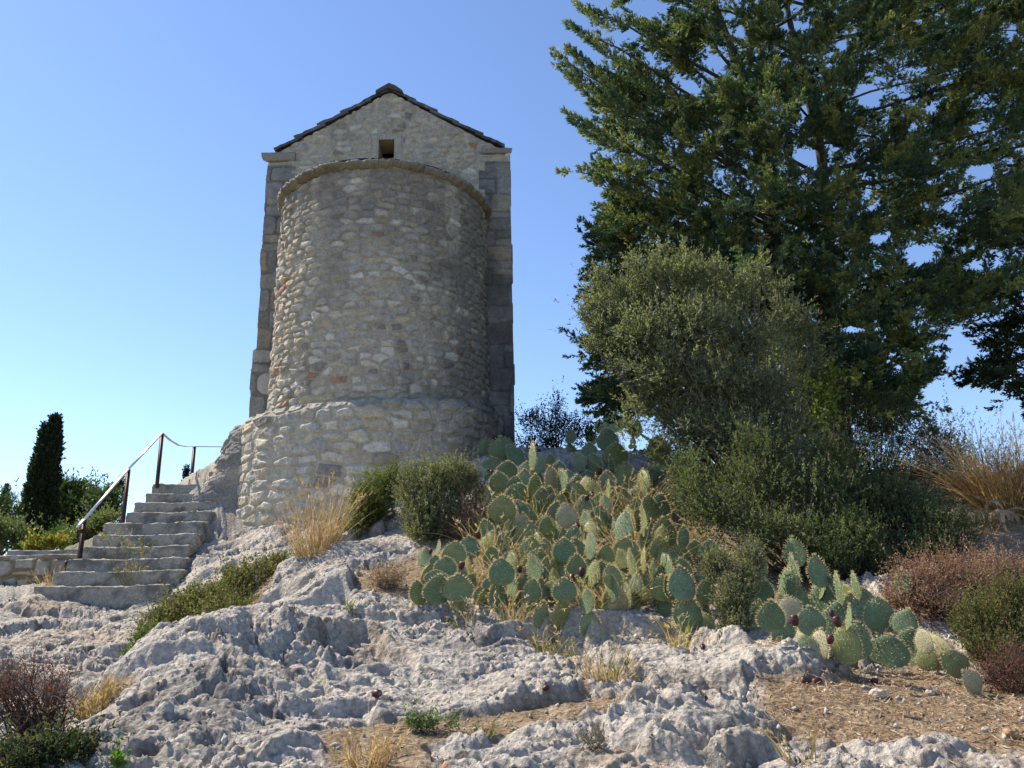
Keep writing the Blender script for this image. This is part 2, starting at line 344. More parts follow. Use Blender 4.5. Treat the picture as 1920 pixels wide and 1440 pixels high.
def rubble(u, w, seed, sx=0.31, sy=0.17, gap=(0.004, 0.022), missing=0.12, tilt=1.0):
    """roughly coursed random rubble from jittered, staggered cells; same outputs as masonry()"""
    wu = u + 0.03 * fbm(u * 3, w * 3, 3, seed) + 0.010 * fbm(u * 12, w * 12, 2, seed + 2); ww = w + 0.05 * fbm(u * 0.9, w * 1.3, 3, seed + 5) + 0.012 * fbm(u * 9, w * 9, 3, seed + 6)
    X = wu / sx; Y = ww / sy; ix = np.floor(X).astype(int); iy = np.floor(Y).astype(int)
    best = np.full(u.shape, 9.0); c1 = np.zeros(u.shape + (2,)); cand = []; kid = np.zeros(u.shape, int)
    for b in (-1, 0, 1):
        for a in (-2, -1, 0, 1, 2):
            k = _h(ix + a, iy + b, seed); row = _rnd[_h(iy + b, iy * 0 + 5, seed + 1), 0]
            cx = ix + a + 0.5 + 0.92 * (_rnd[k, 0] - 0.5) + row; cy = iy + b + 0.5 + 0.40 * (_rnd[k, 1] - 0.5)
            sc = 0.8 + 0.5 * _rnd[k, 2]
            dx = (cx - X) * sx; dy = (cy - Y) * sy; d = np.hypot(dx * 0.50, dy) ; cand.append((dx, dy, d, k))
            m = d < best; best = np.where(m, d, best); kid = np.where(m, k, kid); c1 = np.where(m[..., None], np.stack([dx, dy], -1), c1)
    ed = np.full(u.shape, 9.0)
    for dx, dy, d, k in cand:
        ex = (dx - c1[..., 0]) * 0.50; ey = dy - c1[..., 1]; l = np.hypot(ex, ey)
        mid = 0.5 * ((dx + c1[..., 0]) * 0.50 * ex + (dy + c1[..., 1]) * ey) / np.maximum(l, 1e-6)
        ed = np.minimum(ed, np.where((l > 1e-5), mid, 9.0))
    r = np.stack([_rnd[kid, 3], _rnd[(kid * 3 + 7) & 511, 1], _rnd[(kid * 5 + 3) & 511, 2]], -1)
    g_ = lerp(gap[0], gap[1], _rnd[(kid * 7 + 1) & 511, 0]); miss = _rnd[(kid * 11 + 5) & 511, 3] < missing
    d = g_ - ed
    p = sstep(0.002, -0.016 - 0.012 * r[..., 0], d) * np.where(miss, 0.1, 0.5 + 0.65 * r[..., 0]) - 0.30 * np.exp(-((d - 0.004) / 0.006) ** 2) * (r[..., 1] > 0.3)
    tl = tilt * ((_rnd[(kid * 13 + 2) & 511, 0] - .5) * c1[..., 0] / sx + (_rnd[(kid * 17 + 2) & 511, 1] - .5) * c1[..., 1] / sy) * 2 * np.clip(p, 0, 1)
    return p, r, np.where(miss, 0.02, d), tl
def stone_colour(prof, r, ed, u, w, seed, base=(0.42, 0.36, 0.265), mortar=(0.42, 0.355, 0.26)):
    st = np.zeros(u.shape + (3,)) + np.array(base)
    st = st * (0.72 + 0.52 * r[..., 0:1])
    st = cmix(st, (0.36, 0.35, 0.32), (r[..., 1] > 0.6) * 0.55)
    st = cmix(st, (0.46, 0.37, 0.24), (r[..., 1] < 0.17) * 0.6)
    st = cmix(st, (0.58, 0.54, 0.46), (r[..., 2] > 0.93) * 0.85)
    st = cmix(st, (0.19, 0.17, 0.15), (r[..., 2] < 0.06) * 0.75)
    st = cmix(st, (0.33, 0.17, 0.08), ((r[..., 2] > 0.5) & (r[..., 2] < 0.512)) * 0.8)
    mo = np.zeros(u.shape + (3,)) + np.array(mortar) * (0.92 + 0.25 * fbm(u * 4, w * 4, 3, seed + 70))[..., None]
    t = sstep(0.008, -0.008, ed) * np.clip(prof * 2.4, 0, 1)
    c = mo * (1 - t[..., None]) + st * t[..., None]
    n = fbm(u * 7, w * 9, 5, seed + 71, 0.65)
    return c * (1 + 0.45 * n)[..., None]

# ------------------------------------------------------------------ the chapel
YG = 15.0
_c0 = at(714, 770, YG); CX = float(_c0[0]) + 0.02
HW = 2.60                       # half width of the nave
Z_EAVE = float(at(725, 287, YG)[2]); Z_PEAK = float(at(725, 174, YG)[2])
Z_APT = float(at(725, 306, YG - 2.2)[2])   # underside region of the apse cornice
RA = 2.06
chapel = empty('chapel', (CX, YG, 2.0), 'small old stone chapel with a round apse and stone slab gable roof on the rock', 'chapel')
def dark_patina(c, t): return cmix(c, (0.085, 0.082, 0.078), np.clip(t, 0, 1))

def build_gable():
    nu, nv = 360, 520
    z0 = 1.6
    uu = np.linspace(-1, 1, nu); tt = np.linspace(0, 1, nv)
    U, T = np.meshgrid(uu, tt, indexing='ij')
    x = U * HW
    topz = Z_EAVE + (Z_PEAK - Z_EAVE) * np.clip(1 - np.abs(x) / 2.46, 0, 1)
    z = z0 + T * (topz - z0)
    p, r, ed, tl = rubble(x, z, 101, 0.32, 0.125, missing=0.24)
    pa, ra, ea, ta = masonry(np.abs(x) * np.where(x < 0, 1, 1.0) + np.where(x < 0, 7, 0), z, 131, (0.34, 0.52), (0.5, 0.75), (0.004, 0.008), missing=0, tilt=0.3, warp=0.012)
    wq = HW - 0.55 - 0.12 * (np.floor(z / 0.43).astype(int) % 2)
    q = (np.abs(x) > wq) & (z < Z_EAVE - 0.25)
    prof = np.where(q, np.clip(pa, 0, 0.8), p); hgt = np.where(q, 0.028 * pa + 0.012 * ta, 0.036 * p + 0.02 * tl)
    c = stone_colour(p, r, ed, x, z, 101, (0.46, 0.415, 0.33), (0.46, 0.41, 0.32))
    ca = stone_colour(pa, ra, ea, x, z, 131, (0.30, 0.285, 0.25), (0.24, 0.225, 0.19))
    c = np.where(q[..., None], ca, c)
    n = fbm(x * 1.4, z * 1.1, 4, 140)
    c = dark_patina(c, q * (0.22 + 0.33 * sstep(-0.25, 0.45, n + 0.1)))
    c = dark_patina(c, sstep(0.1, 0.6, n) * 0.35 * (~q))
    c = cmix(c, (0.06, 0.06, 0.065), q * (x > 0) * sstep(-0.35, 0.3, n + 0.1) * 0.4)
    # irregular edges of the corner blocks
    cid = np.floor(z / 0.43).astype(int)
    off = (_rnd[(cid * 7 + 31) & 511, 0] - 0.5) * 0.035
    off = off + np.where(x < 0, np.interp(z, [1.6, 6.4, 6.45, 8.2, 8.3, 12], [0.0, 0.0, 0.06, 0.05, 0.03, 0.03]), 0)
    x2 = x - np.sign(x) * off * sstep(0.75, 1.0, np.abs(U))
    # window opening: frame stones smooth around it
    wx0, wx1 = -0.02 + at(712, 280, YG)[0] - CX, at(740, 280, YG)[0] - CX
    wz0, wz1 = at(725, 298, YG)[2], at(725, 263, YG)[2]
    fr = (x > wx0 - 0.17) & (x < wx1 + 0.17) & (z > wz0 - 0.02) & (z < wz1 + 0.16)
    frd = np.minimum(np.minimum(x - wx0 + 0.17, wx1 + 0.17 - x), wz1 + 0.16 - z)
    hgt = np.where(fr, 0.03 * sstep(0, 0.03, frd), hgt)
    c = np.where(fr[..., None], np.array([0.38, 0.35, 0.285]) * (1 + 0.3 * fbm(x * 8, z * 8, 3, 150))[..., None], c)
    y = YG - hgt - 0.012 * fbm(x * 9, z * 9, 3, 151)
    V = np.stack([CX + x2, y, z], -1)
    qd = grid_quads(nu, nv)
    cx_ = x.reshape(-1)[qd].mean(1); cz_ = z.reshape(-1)[qd].mean(1)
    keep = ~((cx_ > wx0) & (cx_ < wx1) & (cz_ > wz0) & (cz_ < wz1))
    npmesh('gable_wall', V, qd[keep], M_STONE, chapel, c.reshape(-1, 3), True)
    # window: a deep stone reveal opening into the dark roof space
    b = MB(); e = 0.004
    for (a0, a1, b0, b1) in ((wx0, wx0 - 0.16, wz0 - .1, wz1 + .16), (wx1, wx1 + 0.16, wz0 - .1, wz1 + .16)):
        for k in range(1):
            s = np.array([[a0, YG + 0.0, b0], [a0, YG + 0.55, b0], [a0, YG + 0.55, b1], [a0, YG + 0.0, b1]]); s[:, 0] += CX
            b.add(s, np.array([[0, 1, 2, 3]]), (0.33, 0.29, 0.21))
    s = np.array([[wx0 - .1, YG, wz1], [wx1 + .1, YG, wz1], [wx1 + .1, YG + .55, wz1 + 0.01], [wx0 - .1, YG + .55, wz1 + 0.01]]); s[:, 0] += CX
    b.add(s, np.array([[0, 1, 2, 3]]), (0.42, 0.33, 0.18))
    s = np.array([[wx0 - .1, YG, wz0], [wx1 + .1, YG, wz0], [wx1 + .1, YG + .55, wz0], [wx0 - .1, YG + .55, wz0]]); s[:, 0] += CX
    b.add(s, np.array([[0, 1, 2, 3]]), (0.33, 0.30, 0.24))
    b.build('window', M_STONE, chapel)
    # side and back walls of the nave
    b = MB(); L = 8.0
    for sx in (-1, 1):
        ny, nz = 160, 140
        Yv, Zv = np.meshgrid(np.linspace(YG - 0.0, YG + L, ny), np.linspace(1.6, Z_EAVE + 0.02, nz), indexing='ij')
        p, r, ed, tl = masonry(Yv, Zv, 160 + sx, (0.3, 0.45), (0.4, 0.9), (0.004, 0.01), missing=0, tilt=0.3)
        cc = dark_patina(stone_colour(p, r, ed, Yv, Zv, 160, (0.34, 0.315, 0.26), (0.25, 0.23, 0.19)), sstep(0, 0.5, fbm(Yv, Zv, 3, 170)) * 0.5)
        xx = CX + sx * (HW - 0.13 + 0.02 * p)
        qd = grid_quads(ny, nz)
        b.add(np.stack([xx, Yv, Zv], -1), qd, cc.reshape(-1, 3))
    xs = CX + np.array([-HW + .13, HW - .13])
    b.add([[xs[0], YG + L, 1.6], [xs[1], YG + L, 1.6], [xs[1], YG + L, Z_EAVE], [xs[0], YG + L, Z_EAVE]], np.array([[0, 1, 2, 3]]), (0.35, 0.33, 0.28))
    b.add([[xs[0], YG + L, Z_EAVE], [xs[1], YG + L, Z_EAVE], [CX, YG + L, Z_PEAK]], np.array([[0, 1, 2]]), (0.35, 0.33, 0.28))
    b.build('nave_wall', M_STONE, chapel, True)
    # moulded corner stones under the eaves
    for sx, w_, zz in ((-1, 0.62, Z_EAVE - 0.03), (1, 0.62, Z_EAVE - 0.0)):
        prof = [(-0.1, -0.14), (0.06, -0.12), (0.09, -0.05), (0.10, 0.05), (-0.1, 0.07)] if sx < 0 else [(-0.1, -0.08), (0.03, -0.07), (0.05, 0.04), (-0.1, 0.06)]
        n = len(prof); xs = np.linspace(0, w_, 7); b = MB(); rng = np.random.default_rng(5)
        Vs = []
        for k, xx in enumerate(xs):
            for (pr, h_) in prof:
                dx = pr if k == 0 else 0
                Vs.append([CX + sx * (HW - xx + (max(pr, 0) if k == 0 else 0)), YG - 0.02 - max(pr, 0) * 0.6 + rng.normal() * 0.004, zz + h_ + rng.normal() * 0.005])
        i = np.arange(6)[:, None] * n; j = np.arange(n)[None]; j2 = (j + 1) % n
        b.add(Vs, np.stack([i + j, i + j2, i + n + j2, i + n + j], -1).reshape(-1, 4), (0.27, 0.245, 0.20))
        b.add(Vs[:n], np.arange(n)[None, ::-1][:, :4] if n == 4 else np.array([[0, 1, 2, 3], [0, 3, 4, 4]])[:1], (0.27, 0.245, 0.20))
        b.build('eave_stone', M_STONE, chapel)
build_gable()

def build_roof():
    rng = np.random.default_rng(77); b = MB()
    pitch = math.atan2(Z_PEAK - Z_EAVE, 2.46)
    slope = 2.42 / math.cos(pitch); rows = 5; rl = slope / rows
    for sx in (-1, 1):
        for k in range(rows):          # k = 0 at the eave
            s0 = slope - k * rl + (0.06 if k else 0.0); s1 = slope - (k + 1) * rl - 0.10
            s1 = max(s1, 0.0)
            y = YG - 0.06
            while y < YG + 8.1:
                w = rng.uniform(0.45, 0.75); jit = rng.normal() * 0.015; th = rng.uniform(0.045, 0.065); lift = rng.normal() * 0.006
                n = 9
                ss = np.linspace(s0 + jit, s1, n); ys = np.linspace(y + 0.006, y + w - 0.006, 5)
                S, Y = np.meshgrid(ss, ys, indexing='ij')
                nz = 0.022 * fbm(S * 7, Y * 7 + k * 3 + sx * 9, 3, 200)
                # height above the deck: overlapping rows lie steeper at their lower edge
                hh = 0.0 + 0.055 * (S - s1) / max(s0 - s1, .1) + lift
                def pos(h):
                    xx = CX + sx * (S * math.cos(pitch) + h * math.sin(pitch)); zz = Z_PEAK + 0.03 - S * math.sin(pitch) + h * math.cos(pitch)
                    return np.stack([xx, Y + 0.02 * perlin(S * 6, Y * 3, 205), zz], -1)
                T = pos(hh + th + nz); Bm = pos(hh - 0.012 + nz * 0.6)
                V = np.concatenate([T.reshape(-1, 3), Bm.reshape(-1, 3)]); m = n * 5
                q = [grid_quads(n, 5), grid_quads(n, 5, m)[:, ::-1]]
                for e in ([i * 5 for i in range(n)], [i * 5 + 4 for i in range(n)], list(range(5)), [(n - 1) * 5 + i for i in range(5)]):
                    e = np.array(e); q.append(np.stack([e[:-1], e[1:], e[1:] + m, e[:-1] + m], -1))
                g = rng.uniform(0.75, 1.2)
                cc = np.array([0.11, 0.103, 0.096]) * g * (1 + 0.5 * fbm(V[:, 1] * 5, V[:, 0] * 5, 3, 207))[:, None]
                cc = cmix(cc, (0.30, 0.29, 0.27), sstep(0.15, 0.4, fbm(V[:, 1] * 14, V[:, 0] * 14, 2, 209)) * 0.6)
                b.add(V, np.concatenate(q), cc); y += w
    # ridge stones
    y = YG - 0.12
    while y < YG + 8.1:
        w = rng.uniform(0.5, 0.8); n = 4
        sec = [(-0.30, -0.17), (-0.28, -0.10), (-0.13, 0.0), (0.0, 0.075), (0.13, 0.0), (0.28, -0.11), (0.30, -0.18), (0.0, -0.02)]
        V = []
        for yy in np.linspace(y, y + w - 0.01, n):
            for (a, h) in sec: V.append([CX + a + rng.normal() * .008, yy, Z_PEAK + 0.09 + h + rng.normal() * .008])
        m = len(sec); i = np.arange(n - 1)[:, None] * m; j = np.arange(m)[None]; j2 = (j + 1) % m
        b.add(V, np.stack([i + j, i + j2, i + m + j2, i + m + j], -1).reshape(-1, 4), (0.10, 0.09, 0.08))
        b.add(V[:m], np.array([[0, 1, 2, 7], [2, 3, 4, 7], [4, 5, 6, 7]]), (0.09, 0.08, 0.075)); y += w
    b.build('roof', M_STONE, chapel)
build_roof()

def apse_r(z): return RA + 0.03 * (Z_APT - z) / 4.5
def build_apse():
    Zb = float(at(700, 752, YG - 2.35)[2]) - 0.12; Zt = Z_APT
    nu, nv = 560, 400
    TH, Zz = np.meshgrid(np.radians(np.linspace(-92, 92, nu)), np.linspace(Zb, Zt, nv), indexing='ij')
    u = TH * RA
    p, r, ed, tl = rubble(u, Zz, 301, 0.29, 0.135, gap=(0.004, 0.02))
    # the left flank is rougher, its stones stand proud
    k = 0.030 + 0.035 * sstep(-0.3, -1.0, TH)
    hgt = k * p + (0.020 + 0.025 * sstep(-0.3, -1.0, TH)) * tl + 0.016 * fbm(u * 12, Zz * 12, 3, 310) + 0.03 * fbm(u * 1.1, Zz * 1.1, 3, 312)
    rad = apse_r(Zz) + hgt
    c = stone_colour(p, r, ed, u, Zz, 301, (0.44, 0.395, 0.315), (0.42, 0.37, 0.285))
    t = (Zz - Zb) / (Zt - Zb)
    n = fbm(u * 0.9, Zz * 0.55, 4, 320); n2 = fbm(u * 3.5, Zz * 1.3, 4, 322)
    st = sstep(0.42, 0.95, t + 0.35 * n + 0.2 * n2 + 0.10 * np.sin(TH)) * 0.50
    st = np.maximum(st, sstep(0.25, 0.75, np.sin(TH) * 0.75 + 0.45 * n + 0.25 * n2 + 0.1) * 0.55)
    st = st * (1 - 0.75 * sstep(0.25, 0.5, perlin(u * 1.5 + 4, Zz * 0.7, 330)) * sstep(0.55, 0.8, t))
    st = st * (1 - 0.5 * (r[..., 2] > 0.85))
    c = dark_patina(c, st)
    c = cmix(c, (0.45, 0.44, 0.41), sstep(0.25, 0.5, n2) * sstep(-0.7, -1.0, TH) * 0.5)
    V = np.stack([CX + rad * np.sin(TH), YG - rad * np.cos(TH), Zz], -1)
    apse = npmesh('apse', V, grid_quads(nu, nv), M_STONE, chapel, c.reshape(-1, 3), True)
    # cornice: ring of flat projecting slabs
    rng = np.random.default_rng(31); b = MB(); th = R(-91)
    while th < R(91):
        w = rng.uniform(0.12, 0.34); n = 20; pr = rng.normal() * 0.010; dz = rng.normal() * 0.008; t_ = rng.uniform(0.05, 0.08)
        V = []
        for a in np.linspace(th + 0.0008, min(th + w - 0.0008, R(92)), n):
            ro = RA + 0.12 + pr + rng.normal() * 0.012 + 0.02 * float(perlin(np.array([a * 14]), np.array([th]), 3)[0]); zz = Zt + dz + 0.012 * float(perlin(np.array([a * 12]), np.array([th + 5]), 4)[0])
            for (rr_, h) in ((RA - 0.2, -0.02), (RA + 0.03, -0.02), (RA + 0.085, 0.03), (ro - 0.015, 0.05), (ro, 0.075), (ro - 0.01, 0.05 + t_), (RA - 0.2, 0.09 + t_)):
                V.append([CX + rr_ * math.sin(a), YG - rr_ * math.cos(a), zz + h + (rng.normal() * 0.009 if rr_ > RA else 0)])
        m = 7; i = np.arange(n - 1)[:, None] * m; j = np.arange(m)[None]; j2 = (j + 1) % m
        V = np.array(V); g = rng.uniform(0.8, 1.2)
        cc = np.array([0.20, 0.172, 0.12]) * g * (1 + 0.5 * fbm(V[:, 0] * 6, V[:, 2] * 6 + V[:, 1] * 6, 3, 340))[:, None]
        cc = cmix(cc, (0.22, 0.215, 0.20), np.tile([0, 0, 0, .2, .5, .9, .9], n))
        b.add(V, np.stack([i + j, i + j2, i + m + j2, i + m + j], -1).reshape(-1, 4), cc)
        for s_ in (0, (n - 1) * m): b.add(V[s_:s_ + m], np.array([[0, 1, 5, 6], [1, 2, 4, 5]]), cc[0])
        th += w
    b.build('cornice', M_STONE, apse)
    # low half-cone of slabs over the apse
    nu, nv = 90, 24
    TH, T = np.meshgrid(np.radians(np.linspace(-91, 91, nu)), np.linspace(0, 1, nv), indexing='ij')
    rr_ = (RA + 0.04) * (1 - T); zz = Zt + 0.13 + 0.40 * T + 0.05 * ((T * 5) % 1 < 0.5) + 0.03 * fbm(TH * 6, T * 8, 3, 345)
    V = np.stack([CX + rr_ * np.sin(TH), YG - rr_ * np.cos(TH) + 0.01, zz], -1)
    cc = np.zeros(TH.shape + (3,)) + np.array([0.2, 0.19, 0.17]); cc = cc * (1 + 0.4 * fbm(TH * 9, T * 9, 3, 346))[..., None]
    npmesh('apse_roof', V, grid_quads(nu, nv), M_STONE, apse, cc.reshape(-1, 3), True)
    # plinth: wider masonry foot under the apse
    nu, nv = 520, 260
    TH, T = np.meshgrid(np.radians(np.linspace(-96, 92, nu)), np.linspace(0, 1, nv), indexing='ij')
    zt = Zb + 0.12 + np.interp(np.degrees(TH), [-96, -60, 0, 40, 75, 92], [0.02, 0.0, 0.03, 0.15, 0.36, 0.4]) + 0.03 * perlin(TH * 9, TH * 0, 350)
    z0 = 1.7; Zz = z0 + T * (zt - z0); u = TH * 2.3
    p, r, ed, tl = rubble(u, Zz, 351, 0.40, 0.185, gap=(0.006, 0.028), missing=0.06)
    hgt = 0.040 * p + 0.022 * tl + 0.018 * fbm(u * 12, Zz * 12, 3, 355) + 0.04 * fbm(u, Zz, 3, 356)
    base_r = np.interp(np.degrees(TH), [-96, -70, -20, 30, 70, 92], [2.62, 2.58, 2.42, 2.36, 2.28, 2.2])
    rad = base_r + 0.10 * (1 - T) + hgt - 0.10 * sstep(0.95, 1.0, T)
    c = stone_colour(p, r, ed, u, Zz, 351, (0.50, 0.45, 0.355), (0.48, 0.425, 0.33))
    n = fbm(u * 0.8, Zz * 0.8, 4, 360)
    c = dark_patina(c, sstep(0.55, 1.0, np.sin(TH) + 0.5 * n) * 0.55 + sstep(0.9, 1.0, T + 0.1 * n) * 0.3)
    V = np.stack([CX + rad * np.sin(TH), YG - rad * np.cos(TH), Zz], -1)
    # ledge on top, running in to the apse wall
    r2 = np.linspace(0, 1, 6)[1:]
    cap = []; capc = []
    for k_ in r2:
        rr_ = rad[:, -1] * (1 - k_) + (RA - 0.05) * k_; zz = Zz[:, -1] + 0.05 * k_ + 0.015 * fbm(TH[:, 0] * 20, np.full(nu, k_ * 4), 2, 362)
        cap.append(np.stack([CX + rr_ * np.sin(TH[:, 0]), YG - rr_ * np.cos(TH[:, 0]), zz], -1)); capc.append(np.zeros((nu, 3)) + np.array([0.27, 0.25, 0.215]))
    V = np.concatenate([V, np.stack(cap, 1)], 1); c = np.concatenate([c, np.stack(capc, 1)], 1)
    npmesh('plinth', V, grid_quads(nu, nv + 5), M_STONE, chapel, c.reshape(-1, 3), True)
build_apse()

# rock outcrop the chapel stands on, left of the plinth
def build_outcrop():
    nu, nv = 420, 420
    TH, T = np.meshgrid(np.radians(np.linspace(-158, -52, nu)), np.linspace(0, 1, nv), indexing='ij')
    z = 0.9 + T * 4.05
    deg = np.degrees(TH)
    k = sstep(-58, -84, deg)
    rad = 1.75 + k * (0.63 + 0.47 * np.clip(4.88 - z, 0, 9))
    u = TH * 2.6; wx = fbm(u * 1.2, z * 1.2, 3, 400)
    d = 0.16 * fbm(u * 0.9, z * 0.9, 4, 402) + 0.09 * (1 - 1.6 * np.abs(perlin(u * 2.6 + wx, z * 1.7 + wx, 404))) + 0.045 * (1 - 1.6 * np.abs(perlin(u * 7 + wx * 2, z * 5, 406)))
    a_, k_ = scallop(u, z, 0.3, 0.34, wx * .2, 408); d = d + 0.12 * a_ * _rnd[k_, 3]; a_, k_ = scallop(u, z, 0.13, 0.16, wx * .1, 407); d = d + 0.07 * a_ * _rnd[k_, 3]
    f1, f2, _ = worley(u / 0.075, z / 0.09 + wx, 409); d = d - 0.03 * sstep(0.5, 0.05, f1) + 0.0
    rad = rad + d * (0.25 + 0.75 * k) - 0.12 * (1 - k) - sstep(0.93, 1.0, T) * 1.2
    c = np.zeros(u.shape + (3,)) + np.array([0.28, 0.26, 0.23]); n = fbm(u * 2, z * 2, 4, 410)
    c = cmix(c, (0.18, 0.175, 0.17), sstep(-0.2, 0.4, n) * 0.7); c = cmix(c, (0.48, 0.42, 0.33), sstep(0.1, 0.5, -n) * 0.5)
    V = np.stack([CX - 0.05 + rad * np.sin(TH), YG - 0.55 - rad * np.cos(TH), z], -1)
    o = npmesh('rock_outcrop', V, grid_quads(nu, nv), M_ROCK, None, c.reshape(-1, 3), True); tag(o, kind='structure')
build_outcrop()

# ------------------------------------------------------------------ staircase, handrail, low wall
def rough_block(x0, x1, y0, y1, z0, z1, seed, base, wear=0.02, res=0.03, shear=0.0):
    """a worn stone block with rounded, chipped edges"""
    nx, ny, nz = max(4, int((x1 - x0) / res)), max(4, int((y1 - y0) / res)), max(4, int((z1 - z0) / res))
    b = MB()
    def face(A, B, C3):
        X, Y, Z = A, B, C3
        P = np.stack([X, Y, Z], -1)
        # round the edges towards an inner box
        r_ = 0.03
        lo = np.array([x0 + r_, y0 + r_, z0 + r_]); hi = np.array([x1 - r_, y1 - r_, z1 - r_])
        inn = np.clip(P, lo, hi); dv = P - inn; l = np.linalg.norm(dv, axis=-1, keepdims=True)
        nrm = dv / np.maximum(l, 1e-6); P = inn + nrm * r_
        n = 1.0 * fbm(P[..., 0] * 5 + P[..., 1] * 2 + seed, P[..., 2] * 8 + P[..., 1] * 4, 4, seed % 100)
        P = P + nrm * (wear * (n + 0.7 * fbm(P[..., 0] * 16 + seed, P[..., 2] * 16 + P[..., 1] * 16, 3, 9)))[..., None]
        P[..., 2] += -0.35 * wear * (1 - np.cos((P[..., 0] - x0) / (x1 - x0) * 2 * math.pi)) * (P[..., 2] > (z0 + z1) / 2)
        P[..., 1] += shear * (P[..., 0] - x0)
        n2 = fbm(P[..., 0] * 3 + seed, P[..., 2] * 5 + P[..., 1] * 5, 4, 7 + seed % 90)
        c = np.array(base) * (1 + 0.35 * n2 + 0.2 * n)[..., None]
        n3 = fbm(P[..., 0] * 9 + seed, P[..., 2] * 9 + P[..., 1] * 9, 4, 3, 0.7)
        c = cmix(c, (0.085, 0.082, 0.075), sstep(-0.25, 0.35, n2 + 0.6 * n3) * 0.75)
        b.add(P, grid_quads(*P.shape[:2]), c.reshape(-1, 3))
    xs, ys, zs = np.linspace(x0, x1, nx), np.linspace(y0, y1, ny), np.linspace(z0, z1, nz)
    A, C3 = np.meshgrid(xs, zs, indexing='ij'); face(A, np.full(A.shape, y0), C3); face(A, np.full(A.shape, y1), C3)
    A, B = np.meshgrid(xs, ys, indexing='ij'); face(A, B, np.full(A.shape, z1))
    B, C3 = np.meshgrid(ys, zs, indexing='ij'); face(np.full(B.shape, x0), B, C3); face(np.full(B.shape, x1), B, C3)
    return b
STEPS = [(62,1098,260),(101,1070,292),(125,1047,300),(154,1024,311),(174,1001.5,328),(193,979,342),(236,959,358),(251,940.5,369),(272,924,375),(285,906,387)]
DST = [11.45 + 0.32 * i for i in range(10)]
stair_loc = at(170, 1133, 11.45)
stairs = empty('stone_staircase', stair_loc, 'worn grey stone staircase of ten steps climbing left of the chapel rock', 'staircase')
step_top = []
zprev = float(stair_loc[2]) - 0.12
for i, (xl, yt, xr) in enumerate(STEPS):
    pl = at(xl, yt + 1, DST[i]); pr = at(xr, yt, DST[i]); ztop = float(at((xl + xr) / 2, yt, DST[i])[2])
    step_top.append((pl, pr, ztop))
    b = rough_block(float(pl[0]), float(pr[0]) + 0.35, DST[i], DST[i] + 0.62 + (1.6 if i == 9 else 0), zprev - 0.04, ztop, 500 + i * 13, (0.36, 0.335, 0.285), 0.026, 0.03)
    b.build('step', M_STEP, stairs, True); zprev = ztop

def flat_bar(b, A, Bp, w, t, c):
    A = np.array(A, float); Bp = np.array(Bp, float); d = unit(Bp - A); s = unit(np.cross(d, [0, 0, 1.0])); u = np.cross(s, d)
    V = [P + s * a * w / 2 + u * h * t / 2 for P in (A, Bp) for a, h in ((-1, -1), (1, -1), (1, 1), (-1, 1))]
    b.add(V, np.array([[0, 1, 5, 4], [1, 2, 6, 5], [2, 3, 7, 6], [3, 0, 4, 7], [0, 3, 2, 1], [4, 5, 6, 7]]), c)
rail = empty('handrail', at(145, 1068, 12.2), 'rusty dark steel handrail on four posts beside the stone staircase', 'handrail')
RP = [(145, 1068, 158, 975, 12.2), (233, 978, 241, 880, 13.35), (298, 906, 304, 813, 14.3), (360, 906, 364.5, 838, 15.9)]
tops = []
for (bx, by, tx, ty, D) in RP:
    t_ = at(tx, ty, D); zb = float(at(bx, by, D)[2]) - 0.08
    b = MB(); w = 0.028
    V = [[t_[0] + a * w, D + c_ * w * 0.8, z_] for z_ in (zb, float(t_[2])) for a, c_ in ((-1, -1), (1, -1), (1, 1), (-1, 1))]
    b.add(V, np.array([[0, 1, 5, 4], [1, 2, 6, 5], [2, 3, 7, 6], [3, 0, 4, 7], [4, 5, 6, 7]]), (0, 0, 0)); b.build('post', M_STEEL, rail); tops.append(t_)
end0 = tops[0] + (tops[0] - tops[1]) * 0.14
mid = (tops[2] + tops[3]) / 2 + np.array([0, 0, -0.10])
pts = [end0, tops[0], tops[1], tops[2], tops[2] * .5 + mid * .5 + np.array([0, 0, -.02]), mid, mid * .5 + tops[3] * .5 + np.array([0, 0, -.015]), tops[3], at(470, 839, 16.6)]
b = MB()
for A, Bp in zip(pts[:-1], pts[1:]): flat_bar(b, A + np.array([0, 0, .008]), Bp + np.array([0, 0, .008]), 0.048, 0.014, (.62, .58, .60))  # pale bar colour paints in the sun glare along the rail
b.build('rail', M_RAIL, rail)
b = MB(); flat_bar(b, end0 + np.array([0.0, 0, -.05]), end0 + np.array([0.09, .05, -.045]), 0.05, 0.06, (0, 0, 0)); b.build('rail_end_bracket', M_STEEL, rail)

